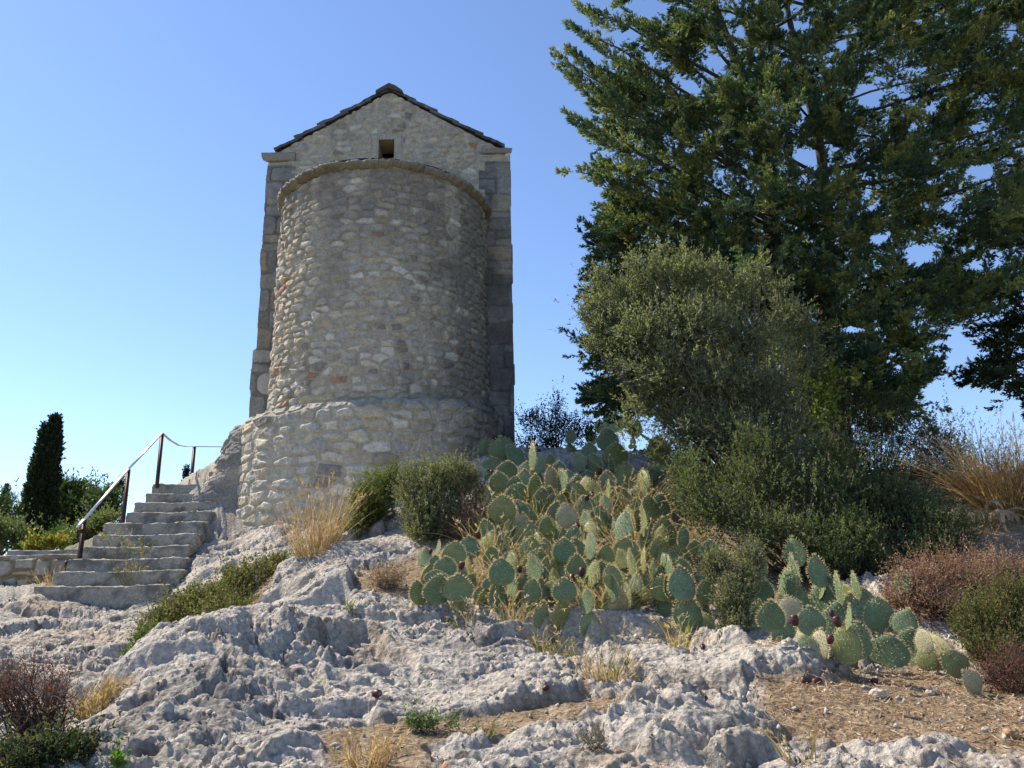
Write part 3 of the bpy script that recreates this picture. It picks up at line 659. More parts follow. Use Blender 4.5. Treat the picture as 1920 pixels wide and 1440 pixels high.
def low_wall():
    A = at(-260, 1040, 13.4); Bp = at(128, 1040, 13.0); z1 = float(at(60, 1046, 13.2)[2]); z0 = z1 - 0.75
    nu, nv = 260, 70; L = np.hypot(*(Bp - A)[:2])
    U, T = np.meshgrid(np.linspace(0, 1, nu), np.linspace(0, 1, nv), indexing='ij'); u = U * L; z = z0 + T * (z1 - z0) + 0.03 * T * perlin(u * 3, u * 0, 3)
    p, r, ed, tl = masonry(u, z, 601, (0.2, 0.3), (0.2, 0.42), (0.012, 0.03), missing=0)
    nrm = unit(np.cross((Bp - A) * [1, 1, 0], [0, 0, 1.0])); nrm = nrm * (-1 if nrm[1] > 0 else 1)
    P = A[None, None] + (Bp - A)[None, None] * U[..., None]; P = P + nrm * (0.06 * p + 0.02 * tl)[..., None]; P[..., 2] = z
    c = stone_colour(p, r, ed, u, z, 601, (0.36, 0.28, 0.17), (0.30, 0.235, 0.15))
    root = empty('low_stone_wall', (float((A[0] + Bp[0]) / 2), 13.2, z0), 'low wall of tan rounded stones at the far left beside the staircase', 'wall')
    npmesh('wall_face', P, grid_quads(nu, nv), M_STONE, root, c.reshape(-1, 3), True)
    b = rough_block(float(A[0]), float(Bp[0]), 13.1, 13.7, z1 - 0.04, z1 + 0.05, 640, (0.40, 0.36, 0.29), 0.02, 0.05); b.build('wall_cap', M_STEP, root, True)
    A2 = at(18, 1032, 14.6); B2 = at(140, 1032, 14.6)
    b = rough_block(float(A2[0]), float(B2[0]) + .2, 14.5, 15.2, float(A2[2]) - 0.6, float(A2[2]), 650, (0.36, 0.34, 0.30), 0.02, 0.05)
    o = b.build('stone_kerb', M_STEP, None, True); tag(o, 'grey stone kerb block behind the low tan wall, beside the stairs', 'kerb')
low_wall()
# ------------------------------------------------------------------ plants: builders
def perp(D, rng): return unit(np.cross(D, rng.normal(size=D.shape)))
def twigs(b, P, D, tl, m, ll, lw, ang, pal, rng, jit=0.25):
    """leafy twigs: P start, D direction; m leaves along each"""
    n = len(P); t = np.sort(rng.random((n, m)), 1) ** 0.8
    tl = np.broadcast_to(tl, (n,))
    base = P[:, None] + D[:, None] * (t * tl[:, None])[..., None]
    pr = unit(np.cross(np.repeat(D[:, None], m, 1), rng.normal(size=(n, m, 3))))
    a = ang * (0.6 + 0.7 * rng.random((n, m, 1))); d = unit(D[:, None] * np.cos(a) + pr * np.sin(a) + rng.normal(size=(n, m, 3)) * 0.12)
    pal = np.asarray(pal); k = rng.random((n, 1)) ; c = pal[rng.integers(0, len(pal), n)][:, None] * (1 + jit * rng.normal(size=(n, m, 1)))
    c = np.clip(c * (0.85 + 0.3 * k[..., None]), 0.004, 1)
    L = ll * (0.6 + 0.7 * rng.random((n, m))); Wd = lw * (0.7 + 0.6 * rng.random((n, m)))
    b.leaves(base.reshape(-1, 3), d.reshape(-1, 3), L.ravel(), Wd.ravel(), c.reshape(-1, 3), rng)
def blob_points(c, r, n, rng, seed, lump=0.35, shell=0.5):
    d = unit(rng.normal(size=(n, 3)))
    nz = fbm(d[:, 0] * 2.2 + seed + d[:, 2], d[:, 1] * 2.2 - d[:, 2] * 1.7 + seed * 0.37, 3, seed % 200)
    rr = (shell + (1 - shell) * rng.random(n) ** 0.6) * (1 + lump * 2 * nz)
    return np.asarray(c) + d * rr[:, None] * np.asarray(r), unit(d / np.asarray(r))
def px_blob(px, py, rx, ry, D, dk=0.8):
    c = at(px, py, D); dep = float(np.dot(c - EYE, FWD)); s = dep / FPX
    return c, np.array([rx * s, rx * s * dk, ry * s])
def shrub(name, label, cat, base_px, blobs, n, tl=0.14, m=14, ll=0.03, lw=0.008, ang=0.7, pal=((.06, .08, .03),), mat=None, up=0.5, lump=0.35, shell=0.45,
          stems=9, stem_c=(.10, .075, .055), seed=1, group=None, sr=0.012, D=None, bare=0):
    rng = np.random.default_rng(seed)
    if D is None: p0 = hit(*base_px)
    else: p0 = at(base_px[0], base_px[1], D)
    p0 = np.array([p0[0], p0[1], gz(p0[0], p0[1])]); D0 = p0[1]
    root = empty(name, p0, label, cat, group)
    B = [px_blob(x, y, rx, ry, D0 + dD) for (x, y, rx, ry, dD) in blobs]
    vol = np.array([np.prod(r) ** (2 / 3) for c, r in B]); cnt = (n * vol / vol.sum()).astype(int)
    b = MB(); st = MB()
    for (c, r), k, i in zip(B, cnt, range(99)):
        P, N = blob_points(c, r, k, rng, seed * 13 + i * 7, lump, shell)
        gzv = ground(P[:, 0], P[:, 1]); kp = (P[:, 2] > gzv + 0.01) | (rng.random(len(P)) < 0.25); P, N, gzv = P[kp], N[kp], gzv[kp]; P[:, 2] = np.maximum(P[:, 2], gzv + 0.02 + 0.05 * rng.random(len(P)))
        Dv = unit(N * 0.55 + np.array([0, 0, up]) + rng.normal(size=P.shape) * 0.35)
        twigs(b, P - Dv * tl * 0.5, Dv, tl * (0.6 + 0.8 * rng.random(len(P))) * np.where(rng.random(len(P)) < 0.12, 2.1, 1.0), m, ll, lw, ang, pal, rng)
        ns = max(3, int(stems * vol[i] / vol.sum()))
        for j in range(ns):
            e = P[rng.integers(0, len(P))] if len(P) else c
            q = p0 + np.array([rng.normal() * 0.05, rng.normal() * 0.05, -0.05]); mid = q * 0.5 + e * 0.5 + rng.normal(size=3) * 0.06 * np.linalg.norm(e - q)
            t = np.linspace(0, 1, 7)[:, None]; pts = q * (1 - t) ** 2 + mid * 2 * t * (1 - t) + e * t * t + rng.normal(size=(7, 3)) * 0.012 * (t > 0.1)
            st.tube(pts, np.linspace(sr, sr * 0.25, 7), np.array(stem_c) * rng.uniform(0.7, 1.3), 4)
            for q_ in range(bare):
                s_ = pts[rng.integers(2, 6)]; e2 = s_ + (e - s_) * 0.4 + rng.normal(size=3) * 0.12
                st.tube(np.linspace(s_, e2, 4) + rng.normal(size=(4, 3)) * 0.01, np.linspace(sr * 0.4, sr * 0.15, 4), np.array(stem_c) * rng.uniform(0.7, 1.4), 3)
    b.build('foliage', mat or M_LEAF, root); st.build('stems', M_BARK, root)
    return root
def blades(b, P, D, L, Wd, bend, C, rng, seg=4):
    n = len(P); S = perp(D, rng); L = np.broadcast_to(L, (n,)); bd = unit(np.concatenate([rng.normal(size=(n, 2)), np.full((n, 1), -0.6)], 1)) * np.broadcast_to(bend, (n,))[:, None]
    t = np.linspace(0, 1, seg + 1)
    C3 = P[:, None] + D[:, None] * (t * L[:, None])[..., None] + bd[:, None] * ((t ** 2.2) * L[:, None])[..., None]
    w = (np.array([1, 0.95, 0.8, 0.55, 0.12]) if seg == 4 else np.linspace(1, 0.1, seg + 1)) * np.broadcast_to(Wd, (n,))[:, None] / 2
    V = np.stack([C3 - S[:, None] * w[..., None], C3 + S[:, None] * w[..., None]], 2).reshape(n, -1, 3)
    k = np.arange(seg) * 2; q = np.stack([k, k + 1, k + 3, k + 2], -1)
    Q = (q[None] + (np.arange(n) * (seg + 1) * 2)[:, None, None]).reshape(-1, 4)
    b.add(V.reshape(-1, 3), Q, np.repeat(C, (seg + 1) * 2, 0)); return C3[:, -1], unit(C3[:, -1] - C3[:, -2])
GRASS_DRY = np.array([(.47, .36, .19), (.41, .30, .15), (.55, .44, .26), (.33, .24, .12)])
GRASS_GRN = np.array([(.15, .19, .05), (.20, .21, .07), (.12, .15, .05)])
def tuft(name, label, px, py, wpx, hpx, n, pal=GRASS_DRY, seed=1, spread=0.35, bend=0.25, bw=0.006, heads=0.35, group=None, cat='grass', D=None, lean=(0, 0), ho=0.0):
    rng = np.random.default_rng(seed); p = hit(px, py, ho) if D is None else at(px, py, D); s = float(np.dot(p - EYE, FWD)) / FPX
    p = np.array([p[0], p[1], gz(p[0], p[1])]); w, h = wpx * s, hpx * s
    b = MB(); a = rng.random(n) * 2 * math.pi; r = np.sqrt(rng.random(n)) * w * 0.34
    x = p[0] + r * np.cos(a); y = p[1] + r * np.sin(a); P = np.stack([x, y, ground(x, y) - 0.02], -1)
    out = np.stack([np.cos(a) * r, np.sin(a) * r, 0 * r], -1) / max(w * 0.34, 1e-3)
    Dv = unit(out * spread * 1.2 + np.array([lean[0], lean[1], 1.0]) + rng.normal(size=(n, 3)) * spread * 0.45)
    L = h * (0.35 + 0.75 * rng.random(n)); C = pal[rng.integers(0, len(pal), n)] * (0.75 + 0.5 * rng.random((n, 1)))
    tip, td = blades(b, P, Dv, L, bw * (0.6 + 0.7 * rng.random(n)), bend * (0.3 + rng.random(n)), C, rng)
    k = rng.random(n) < heads
    if k.any():
        q = 7; T = tip[k]; N = len(T); TD = td[k]
        base = T[:, None] - TD[:, None] * (rng.random((N, q, 1)) * 0.09); dd = unit(TD[:, None] + rng.normal(size=(N, q, 3)) * 0.45)
        b.leaves(base.reshape(-1, 3), dd.reshape(-1, 3), 0.03 + 0.02 * rng.random(N * q), 0.006 + 0.004 * rng.random(N * q), np.repeat(C[k] * 1.15, q, 0), rng)
    o = b.build(name, M_DRY, None, world=False)
    me = o.data; co = np.empty(len(me.vertices) * 3, np.float32); me.vertices.foreach_get('co', co); co = co.reshape(-1, 3) - p.astype(np.float32); me.vertices.foreach_set('co', co.ravel()); o.location = p
    tag(o, label, cat, group); return o

def in_poly(px, py, poly):
    m = np.zeros(len(px), bool); n = len(poly)
    for i in range(n):
        x0, y0 = poly[i]; x1, y1 = poly[(i + 1) % n]
        c = ((y0 > py) != (y1 > py)) & (px < (x1 - x0) * (py - y0) / ((y1 - y0) + 1e-9) + x0); m ^= c
    return m
# ------------------------------------------------------------------ prickly pears
def pad_surface(t, ph, v):
    hw = 0.405 * np.sin(math.pi * np.clip(t, 0, 1) ** (0.80 + 0.06 * v)) ** 0.62 + 0.06 * (1 - t) ** 4
    th = 0.050 * np.clip(np.sin(math.pi * np.clip(t * 0.93 + 0.05, 0, 1)), 0, 1) ** 0.4
    s = np.cos(ph); y = np.sin(ph) * th * (0.55 + 0.45 * np.abs(np.sin(ph)))
    bend = 0.10 * (v - 0.5) * (t - 0.5) ** 2 * 4 + 0.05 * (v - .5) * s
    return np.stack([s * hw * (1 + 0.04 * (v - .5) * np.sin(3 * t * math.pi)), y + bend, t], -1)
PADS = []
PAD_COL = [(.140, .198, .090), (.120, .182, .092), (.170, .208, .078), (.100, .158, .080), (.140, .200, .112), (.20, .225, .085), (.32, .30, .18)]
def make_pad_mesh(k):
    rng = np.random.default_rng(900 + k); v = rng.random()
    nt, nph = 22, 28
    T, PH = np.meshgrid(np.linspace(0, 1, nt), np.arange(nph) / nph * 2 * math.pi, indexing='ij')
    V = pad_surface(T, PH, v); V[..., 1] += 0.008 * fbm(V[..., 0] * 4 + k, V[..., 2] * 4, 2, 700 % 99)
    i = np.arange(nt - 1)[:, None] * nph; j = np.arange(nph)[None]; j2 = (j + 1) % nph
    q = np.stack([i + j, i + j2, i + nph + j2, i + nph + j], -1).reshape(-1, 4)
    base = np.array(PAD_COL[k]); n = fbm(V[..., 0] * 3, V[..., 2] * 3 + V[..., 1] * 9 + k, 3, 30 + k)
    c = base * (1 + 0.28 * n)[..., None]; c = cmix(c, (.20, .215, .09), sstep(0.9, 1.0, np.abs(np.cos(PH))) * 0.35)
    c = cmix(c, (.26, .22, .12), sstep(.12, 0.0, T) * 0.5 + sstep(0.45, 0.7, n) * 0.6)
    pad = npmesh('pad', V, q, M_PAD, None, c.reshape(-1, 3), True); me = pad.data; bpy.data.objects.remove(pad)
    b = MB()
    tt = []; pp = []; rim = []
    for r_, t in enumerate(np.linspace(0.1, 0.93, 9)):
        m_ = 6 if 0.3 < t < 0.85 else 4
        for a in range(m_):
            for side in (0, math.pi):
                s = -0.82 + 1.64 * (a + 0.5 * (r_ % 2) * 0.9 + 0.2) / m_
                if abs(s) < 0.9: tt.append(t + rng.normal() * 0.012); pp.append(math.acos(s) if side == 0 else -math.acos(s)); rim.append(0)
    for t in np.linspace(0.22, 0.985, 13):
        for side in (0.02, math.pi - 0.02): tt.append(t); pp.append(side); rim.append(1)
    for s in np.linspace(-0.8, 0.8, 5): tt.append(0.995); pp.append(math.acos(s)); rim.append(1)
    tt = np.array(tt); pp = np.array(pp); rim = np.array(rim)
    P = pad_surface(tt, pp, v); e = 1e-3
    N = unit(np.cross(pad_surface(tt, pp + e, v) - P, pad_surface(tt + e, pp, v) - P + np.array([0, 0, 1e-6])))
    N = np.where(((N * (P - np.array([0, 0, .5]))).sum(1) < 0)[:, None], -N, N)
    N = np.where((np.abs(np.sin(pp)) > 0.1)[:, None], np.stack([0.25 * N[:, 0], np.sign(np.sin(pp)), 0.25 * N[:, 2]], -1), N); N = unit(N)
    N = np.where((rim > 0)[:, None], unit(np.stack([P[:, 0] * 1.3, 0 * tt, (tt - 0.45)], -1)), N)
    # areoles: small dark felt cushions
    for p, n_ in zip(P, N):
        A = unit(np.cross(n_, [0.3, 0.2, 1.0])); B2 = np.cross(n_, A); an = np.arange(5) / 5 * 2 * math.pi
        ring = p + n_ * 0.003 + (A[None] * np.cos(an)[:, None] + B2[None] * np.sin(an)[:, None]) * 0.014
        b.add(np.concatenate([ring, [p + n_ * 0.012]]), np.array([[a, (a + 1) % 5, 5] for a in range(5)]), (.06, .045, .02))
    m = np.where(rim > 0, 7, 2); PP = np.repeat(P, m, 0); NN = np.repeat(N, m, 0); RR = np.repeat(rim, m)
    d = unit(NN + rng.normal(size=NN.shape) * np.where(RR > 0, 0.42, 0.5)[:, None] + np.array([0, 0, -0.12]) * (1 - RR[:, None]))
    L = np.where(RR > 0, 0.06 + 0.075 * rng.random(len(PP)), 0.04 + 0.055 * rng.random(len(PP)))
    cc = np.array([.68, .57, .34]) * (0.7 + 0.6 * rng.random((len(PP), 1)))
    b.leaves(PP, d, L, np.full(len(PP), 0.017), cc, rng, 0.25)
    so_ = b.build('spines', M_SPINE); sm = so_.data; bpy.data.objects.remove(so_)
    return me, sm
for k in range(len(PAD_COL)): PADS.append(make_pad_mesh(k))
def make_fruit_mesh():
    nt, nph = 9, 10; T, PH = np.meshgrid(np.linspace(0, 1, nt), np.arange(nph) / nph * 2 * math.pi, indexing='ij')
    r = np.interp(T, [0, .15, .5, .85, .93, 1], [.16, .34, .46, .36, .30, .02]); z = np.where(T > 0.97, 0.9, T)
    V = np.stack([r * np.cos(PH), r * np.sin(PH), z * 1.25], -1); i = np.arange(nt - 1)[:, None] * nph; j = np.arange(nph)[None]; j2 = (j + 1) % nph
    q = np.stack([i + j, i + j2, i + nph + j2, i + nph + j], -1).reshape(-1, 4)
    c = np.array([.060, .012, .018]) * (1 + 0.4 * fbm(V[..., 0] * 4, V[..., 2] * 4 + V[..., 1] * 3, 2, 77))[..., None]; c = cmix(c, (.22, .15, .09), sstep(.88, .95, T))
    o = npmesh('fruit', V, q, M_FRUIT, None, c.reshape(-1, 3), True); me = o.data; bpy.data.objects.remove(o); return me
FRUIT = make_fruit_mesh()
def add_pad(root, p, h, w, yaw, tilt, pitch, var):
    me, sm = PADS[var]; o = bpy.data.objects.new('pad', me); COL.objects.link(o); o.parent = root
    o.matrix_parent_inverse = Matrix.Translation(-Vector(root.location))
    o.location = p; o.rotation_euler = (Matrix.Rotation(yaw, 3, 'Z') @ Matrix.Rotation(tilt, 3, 'Y') @ Matrix.Rotation(pitch, 3, 'X')).to_euler()
    o.scale = (w, h, h)
    s = bpy.data.objects.new('spines', sm); COL.objects.link(s); s.parent = o
    return o
def prickly_pear(label, pads, fruits=(), seed=1, hofs=(0.08, 0.26), group='prickly pear clumps below the chapel', D=None, support=True, dark=False, prob_dry=0.03):
    """pads: (px centre, py centre, width px, height px, tilt deg, [yaw sign / hoff])"""
    rng = np.random.default_rng(seed)
    ax = np.mean([q[0] for q in pads]); ay = max(q[1] + q[3] / 2 for q in pads)
    g0 = hit(ax, ay) if D is None else at(ax, ay, D)
    root = empty('prickly_pear', (g0[0], g0[1], gz(g0[0], g0[1])), label, 'cactus', group)
    cnt = 0
    for q in pads:
        px, py, w, h, tl = q[:5]; opt = q[5] if len(q) > 5 else {}
        ho = opt.get('ho', rng.uniform(*hofs)); yb = py + h * 0.5 * math.cos(R(tl)); xb = px - h * 0.5 * math.sin(R(tl))
        p = hit(xb, yb, ho) if D is None else at(xb, yb, D + opt.get('dD', rng.uniform(-.4, .4)))
        s = float(np.dot(p - EYE, FWD)) / FPX; H = h * s * 1.04; ratio = w / h
        full = 0.80
        if ratio >= full: yaw = rng.uniform(-0.3, 0.3); Wd = ratio / 0.80 * H / max(math.cos(yaw), .9)
        else: yaw = math.acos(max(0.04, (ratio - 0.06) / full)) * (opt.get('sg', -1 if ratio < 0.5 else rng.choice([-1, 1]))); Wd = H
        yaw -= math.atan2(p[0], p[1])
        var = opt.get('v', 6 if rng.random() < prob_dry else int(rng.integers(0, 6)))
        if dark: var = int(rng.choice([1, 3, 4]))  # plants standing in shade: shade also put into darker pad greens
        add_pad(root, p, H, Wd, yaw, R(tl), R(rng.uniform(-14, 10)), var); cnt += 1
        # the pads below that carry it
        z = p[2]; base = np.array(p); k = 0
        while support and cnt < 98 and base[2] - gz(base[0], base[1]) > 0.10 and k < 3:
            hh = min(rng.uniform(0.26, 0.36), base[2] - gz(base[0], base[1]) + 0.12); t2 = rng.uniform(-0.35, 0.35); p2 = rng.uniform(-0.25, 0.1)
            nb = base - np.array([math.sin(t2) * hh * .85, -0.06, math.cos(t2) * hh * 0.85])
            add_pad(root, nb, hh, hh * rng.uniform(.85, 1.0), rng.uniform(-1, 1), t2, p2, int(rng.integers(0, 6))); cnt += 1; base = nb; k += 1
    for (px, py, d) in fruits:
        p = hit(px, py, rng.uniform(*hofs) + 0.2) if D is None else at(px, py, D - 0.3)
        s = float(np.dot(p - EYE, FWD)) / FPX
        o = bpy.data.objects.new('fruit', FRUIT); COL.objects.link(o); o.parent = root; o.matrix_parent_inverse = Matrix.Translation(-Vector(root.location))
        o.location = p - np.array([0, 0, d * s * 0.6]); o.scale = [d * s * 1.05] * 3; o.rotation_euler = (rng.normal() * .3, rng.normal() * .35, rng.random() * 6)
    return root
def z6(L): return [((740 + q[0] / 3.097), (780 + q[1] / 3.097), q[2] / 3.097, q[3] / 3.097) + tuple(q[4:]) for q in L]
def z7(L): return [((1200 + q[0] / 2.667), (940 + q[1] / 2.667), q[2] / 2.667, q[3] / 2.667) + tuple(q[4:]) for q in L]
def f6(L): return [((740 + q[0] / 3.097), (780 + q[1] / 3.097), q[2] / 3.097) for q in L]
def f7(L): return [((1200 + q[0] / 2.667), (940 + q[1] / 2.667), q[2] / 2.667) for q in L]
g = {'ho': 0.02}; hi = {'ho': 0.30}; gm = {'ho': 0.06}
prickly_pear('low green prickly pear at the left end, on the rock edge beside the grey bush',
    z6([(145,1030,95,140,0,g),(245,1015,140,165,6,gm),(365,1005,165,150,0,{'ho':.12}),(530,1045,130,120,10,g),(295,880,120,110,0),(345,800,130,130,5),(440,765,115,130,-5),(520,755,70,110,10),(170,820,85,110,-8),(240,770,34,90,-8),(240,935,120,70,0),(232,840,55,60,0),(440,975,80,110,20,gm)]),
    f6([(205,785,26),(490,690,36),(385,865,40)]), 11)
prickly_pear('prickly pear with green pads tangled in dry grass, front centre of the thicket',
    z6([(625,910,140,150,0,hi),(735,975,140,115,0),(735,1080,145,105,0,g),(850,1160,90,145,8,{'ho':.02}),(805,890,95,160,-22,hi),(860,990,95,115,15),(790,770,120,120,0),(560,975,95,75,0),(880,880,60,120,20),
        (990,1015,130,130,-5),(1075,1015,95,150,5),(1145,920,80,140,8),(1140,760,72,150,0,hi),(990,785,125,140,0,hi),(930,940,60,90,0),(650,830,90,70,15),(690,900,60,90,20),(880,800,70,110,-20)]),
    f6([(1030,940,44),(1085,905,44),(730,890,34),(1058,648,36)]), 12)
prickly_pear('tall prickly pear with edge-on spiny pads, right of centre in the thicket',
    z6([(1275,940,110,145,-8,hi),(1350,790,150,150,0),(1400,860,55,150,10,{'sg':-1,'ho':.32}),(1450,850,24,140,2,{'sg':-1,'ho':.32}),(1355,1060,50,150,-6,{'sg':-1,'v':4,'ho':.06}),(1330,640,125,165,0,hi),(1230,810,90,110,5),
        (1290,225,120,130,0),(1265,290,34,120,0,{'sg':1,'ho':.32}),(1345,350,120,140,0),(1235,380,90,110,0),(1240,440,30,120,0,{'sg':-1,'ho':.32}),(1310,480,130,120,0),(1440,390,80,150,-4),(1490,340,70,90,0),(1485,540,95,150,-6,hi),(1560,530,112,155,10,hi),
        (1575,690,140,180,-4),(1675,705,72,120,-4,hi),(1450,620,48,170,-4,{'sg':-1,'ho':.32}),(1610,820,80,85,0),(1400,980,80,110,0),(1200,880,80,80,0),(1290,1040,70,110,0,gm)]),
    f6([(1192,325,36),(1165,405,28),(1152,430,28),(1142,455,28),(1120,475,30),(1375,455,22)]), 13)
prickly_pear('prickly pear in the middle of the thicket with rounded pads and yellow spines',
    z6([(605,385,105,115,-8),(750,365,85,105,0),(725,455,145,115,0),(625,545,150,150,0,hi),(590,600,120,100,-8),(750,545,95,85,0),(850,485,90,125,0),(910,515,55,115,4),(970,495,66,85,0),(1000,580,110,135,-10,hi),(1055,410,105,130,0),
        (955,380,70,155,-25,hi),(910,365,85,130,-8),(1105,400,70,95,0),(1195,520,115,125,0),(1090,515,75,85,0),(790,680,85,85,0),(1050,695,90,110,0),(660,650,80,90,10),(880,640,80,100,0),(1180,640,80,100,0),(500,640,80,110,0,gm),(520,470,80,120,0,gm)]),
    f6([(540,545,32),(575,320,22)]), 14)
prickly_pear('prickly pear with two large pale pads leaning left of the rosemary spike, front right',
    z6([(1685,980,150,195,0,hi),(1810,1025,112,140,6,{'ho':.22}),(1560,890,62,165,-28,{'sg':-1,'ho':.22}),(1665,1110,85,130,-24,{'v':5,'ho':.08}),(1790,1215,120,150,-52,{'v':5,'ho':.03}),(1553,840,34,80,-15,{'sg':-1,'ho':.32}),(1745,780,95,105,0),(1832,785,105,115,0),(1600,1000,60,130,-20,{'sg':1})]), (), 15)
prickly_pear('dark shaded prickly pear at the foot of the apse wall with dark fruit',
    z6([(265,205,98,85,0),(325,190,72,92,0),(435,145,100,92,0),(480,90,74,82,0),(530,180,85,95,0),(625,190,135,130,-8),(700,232,130,95,60),(565,278,110,72,0),(655,318,115,100,0),(800,240,40,165,-4,{'sg':-1,'ho':.32}),(835,285,66,105,0),(765,308,84,84,0),(560,120,70,80,0),(390,215,90,80,0)]),
    f6([(337,95,32),(375,150,36),(432,70,34),(455,42,24),(580,125,24)]), 16, hofs=(0.05, 0.2), dark=True)
prickly_pear('shaded prickly pear between the apse corner and the olive shrub, deep green pads',
    z6([(1130,195,88,82,0),(1075,270,72,108,-14),(1157,280,92,108,0),(1240,140,122,125,0),(1145,120,72,92,0),(1025,120,62,85,0),(1275,40,122,115,-8),(1365,30,60,150,-16),(1405,80,70,110,10),(900,268,62,84,0),(1005,352,66,74,0),(1120,348,72,64,0),(955,300,70,80,0),(1200,60,70,90,0)]), (), 17, hofs=(0.08, 0.25), dark=True)
prickly_pear('single spiny prickly pear pad raised in front of the dark olive shrub',
    z6([(1530,192,118,140,0,{'ho':.5}),(1565,265,60,60,0)]), (), 18)
prickly_pear('prickly pear clump with upright edge-on pads and pale dried lower pads, lower right',
    z7([(565,250,100,130,-4),(600,330,70,125,-6),(785,260,112,145,0),(735,412,84,160,0,{'ho':.22}),(790,360,50,165,-4,{'sg':-1,'v':4,'ho':.32}),(910,355,92,155,-3,hi),(880,440,70,115,-30),(960,445,82,125,0),(1015,445,36,155,2,{'sg':-1,'ho':.32}),(1055,485,92,135,-14),(1090,430,34,135,-8,{'sg':-1,'ho':.32}),(1150,535,122,180,-10),
        (755,535,110,115,-10,{'v':6,'ho':.22}),(865,605,128,135,-3,{'ho':.22}),(815,690,78,135,-12,{'v':6,'ho':.06}),(905,725,84,150,12,{'v':6,'ho':.08}),(985,742,60,110,0,{'v':6,'ho':.03}),(1080,705,155,172,14,{'v':0,'ho':.08}),(1040,585,34,120,0,{'sg':-1,'ho':.32}),(1210,575,132,165,0),(1250,755,185,150,10,{'v':3,'ho':.04}),(1370,700,135,110,0,{'v':3}),(1330,610,110,130,20,{'v':3}),(660,580,120,150,0,{'v':3}),(640,450,80,120,0,{'v':3})]),
    f7([(775,595,46),(995,600,46),(945,690,40),(965,560,30)]), 19)
prickly_pear('fallen yellowed prickly pear pads lying on the soil at the right edge of the thicket',
    z7([(1425,705,80,120,-10,{'v':6,'ho':.18}),(1490,755,120,190,-50,{'v':6,'ho':.08}),(1590,815,110,150,-50,{'v':5,'ho':.03}),(1665,905,90,130,-40,{'v':6,'ho':.0}),(1440,790,90,110,-20,{'v':5,'ho':.02})]), (), 20, support=False)
def scatter(n, poly, seed):
    rng = np.random.default_rng(seed); L = []
    while len(L) < n:
        px, py = rng.uniform(760, 1380), rng.uniform(880, 1165)
        if in_poly(np.array([px]), np.array([py]), poly)[0] and all((px - q[0]) ** 2 + (py - q[1]) ** 2 > 20 ** 2 for q in L):
            h = rng.uniform(34, 50); L.append((px, py, h * rng.uniform(.45, .9), h, rng.normal() * 12, {'ho': rng.uniform(.04, .2)}))
    return L
prickly_pear('prickly pear filling the left half of the thicket behind the front pads', scatter(38, [(900,930),(1010,900),(1060,960),(1060,1130),(930,1110),(890,1030)], 5), (), 22)
prickly_pear('prickly pear filling the right half of the thicket behind the front pads', scatter(38, [(1070,930),(1180,900),(1270,960),(1290,1110),(1190,1140),(1070,1130)], 6), (), 23)
o_ = prickly_pear('lone prickly pear pad half hidden behind the reddish dead shrub', z7([(1310,405,84,125,0,{'ho':.22})]), (), 21)

# ------------------------------------------------------------------ tall conifer over the right half
GAPS = [(1214,15,34,30),(1188,66,18,20),(1290,165,22,20),(1342,120,32,17),(1243,119,9,9),(1392,60,12,20),(1496,10,16,14),(1490,50,52,14),(1578,86,16,20),(1626,180,34,30),(1695,181,14,10),(1748,206,14,12),(1508,210,15,20),(1517,297,44,24),(1713,238,14,9),(1896,62,14,24),(1830,244,13,9),(1842,324,32,20),(1775,390,22,10),(1643,450,22,14),(1728,478,36,26),(1828,500,18,14),(1912,562,18,30),(1842,690,40,62),(1752,735,28,28),(1600,620,30,9)]
def in_gap(P, k=1.1):
    v = P - EYE; d = v @ FWD; px = 960 + FPX * (v @ RIGHT) / d; py = 720 - FPX * (v @ UP) / d; m = np.zeros(len(P), bool)
    for (a, b_, rx, ry) in GAPS:
        if rx: m |= ((px - a) / (rx * k)) ** 2 + ((py - b_) / (ry * k)) ** 2 < 1
    return m
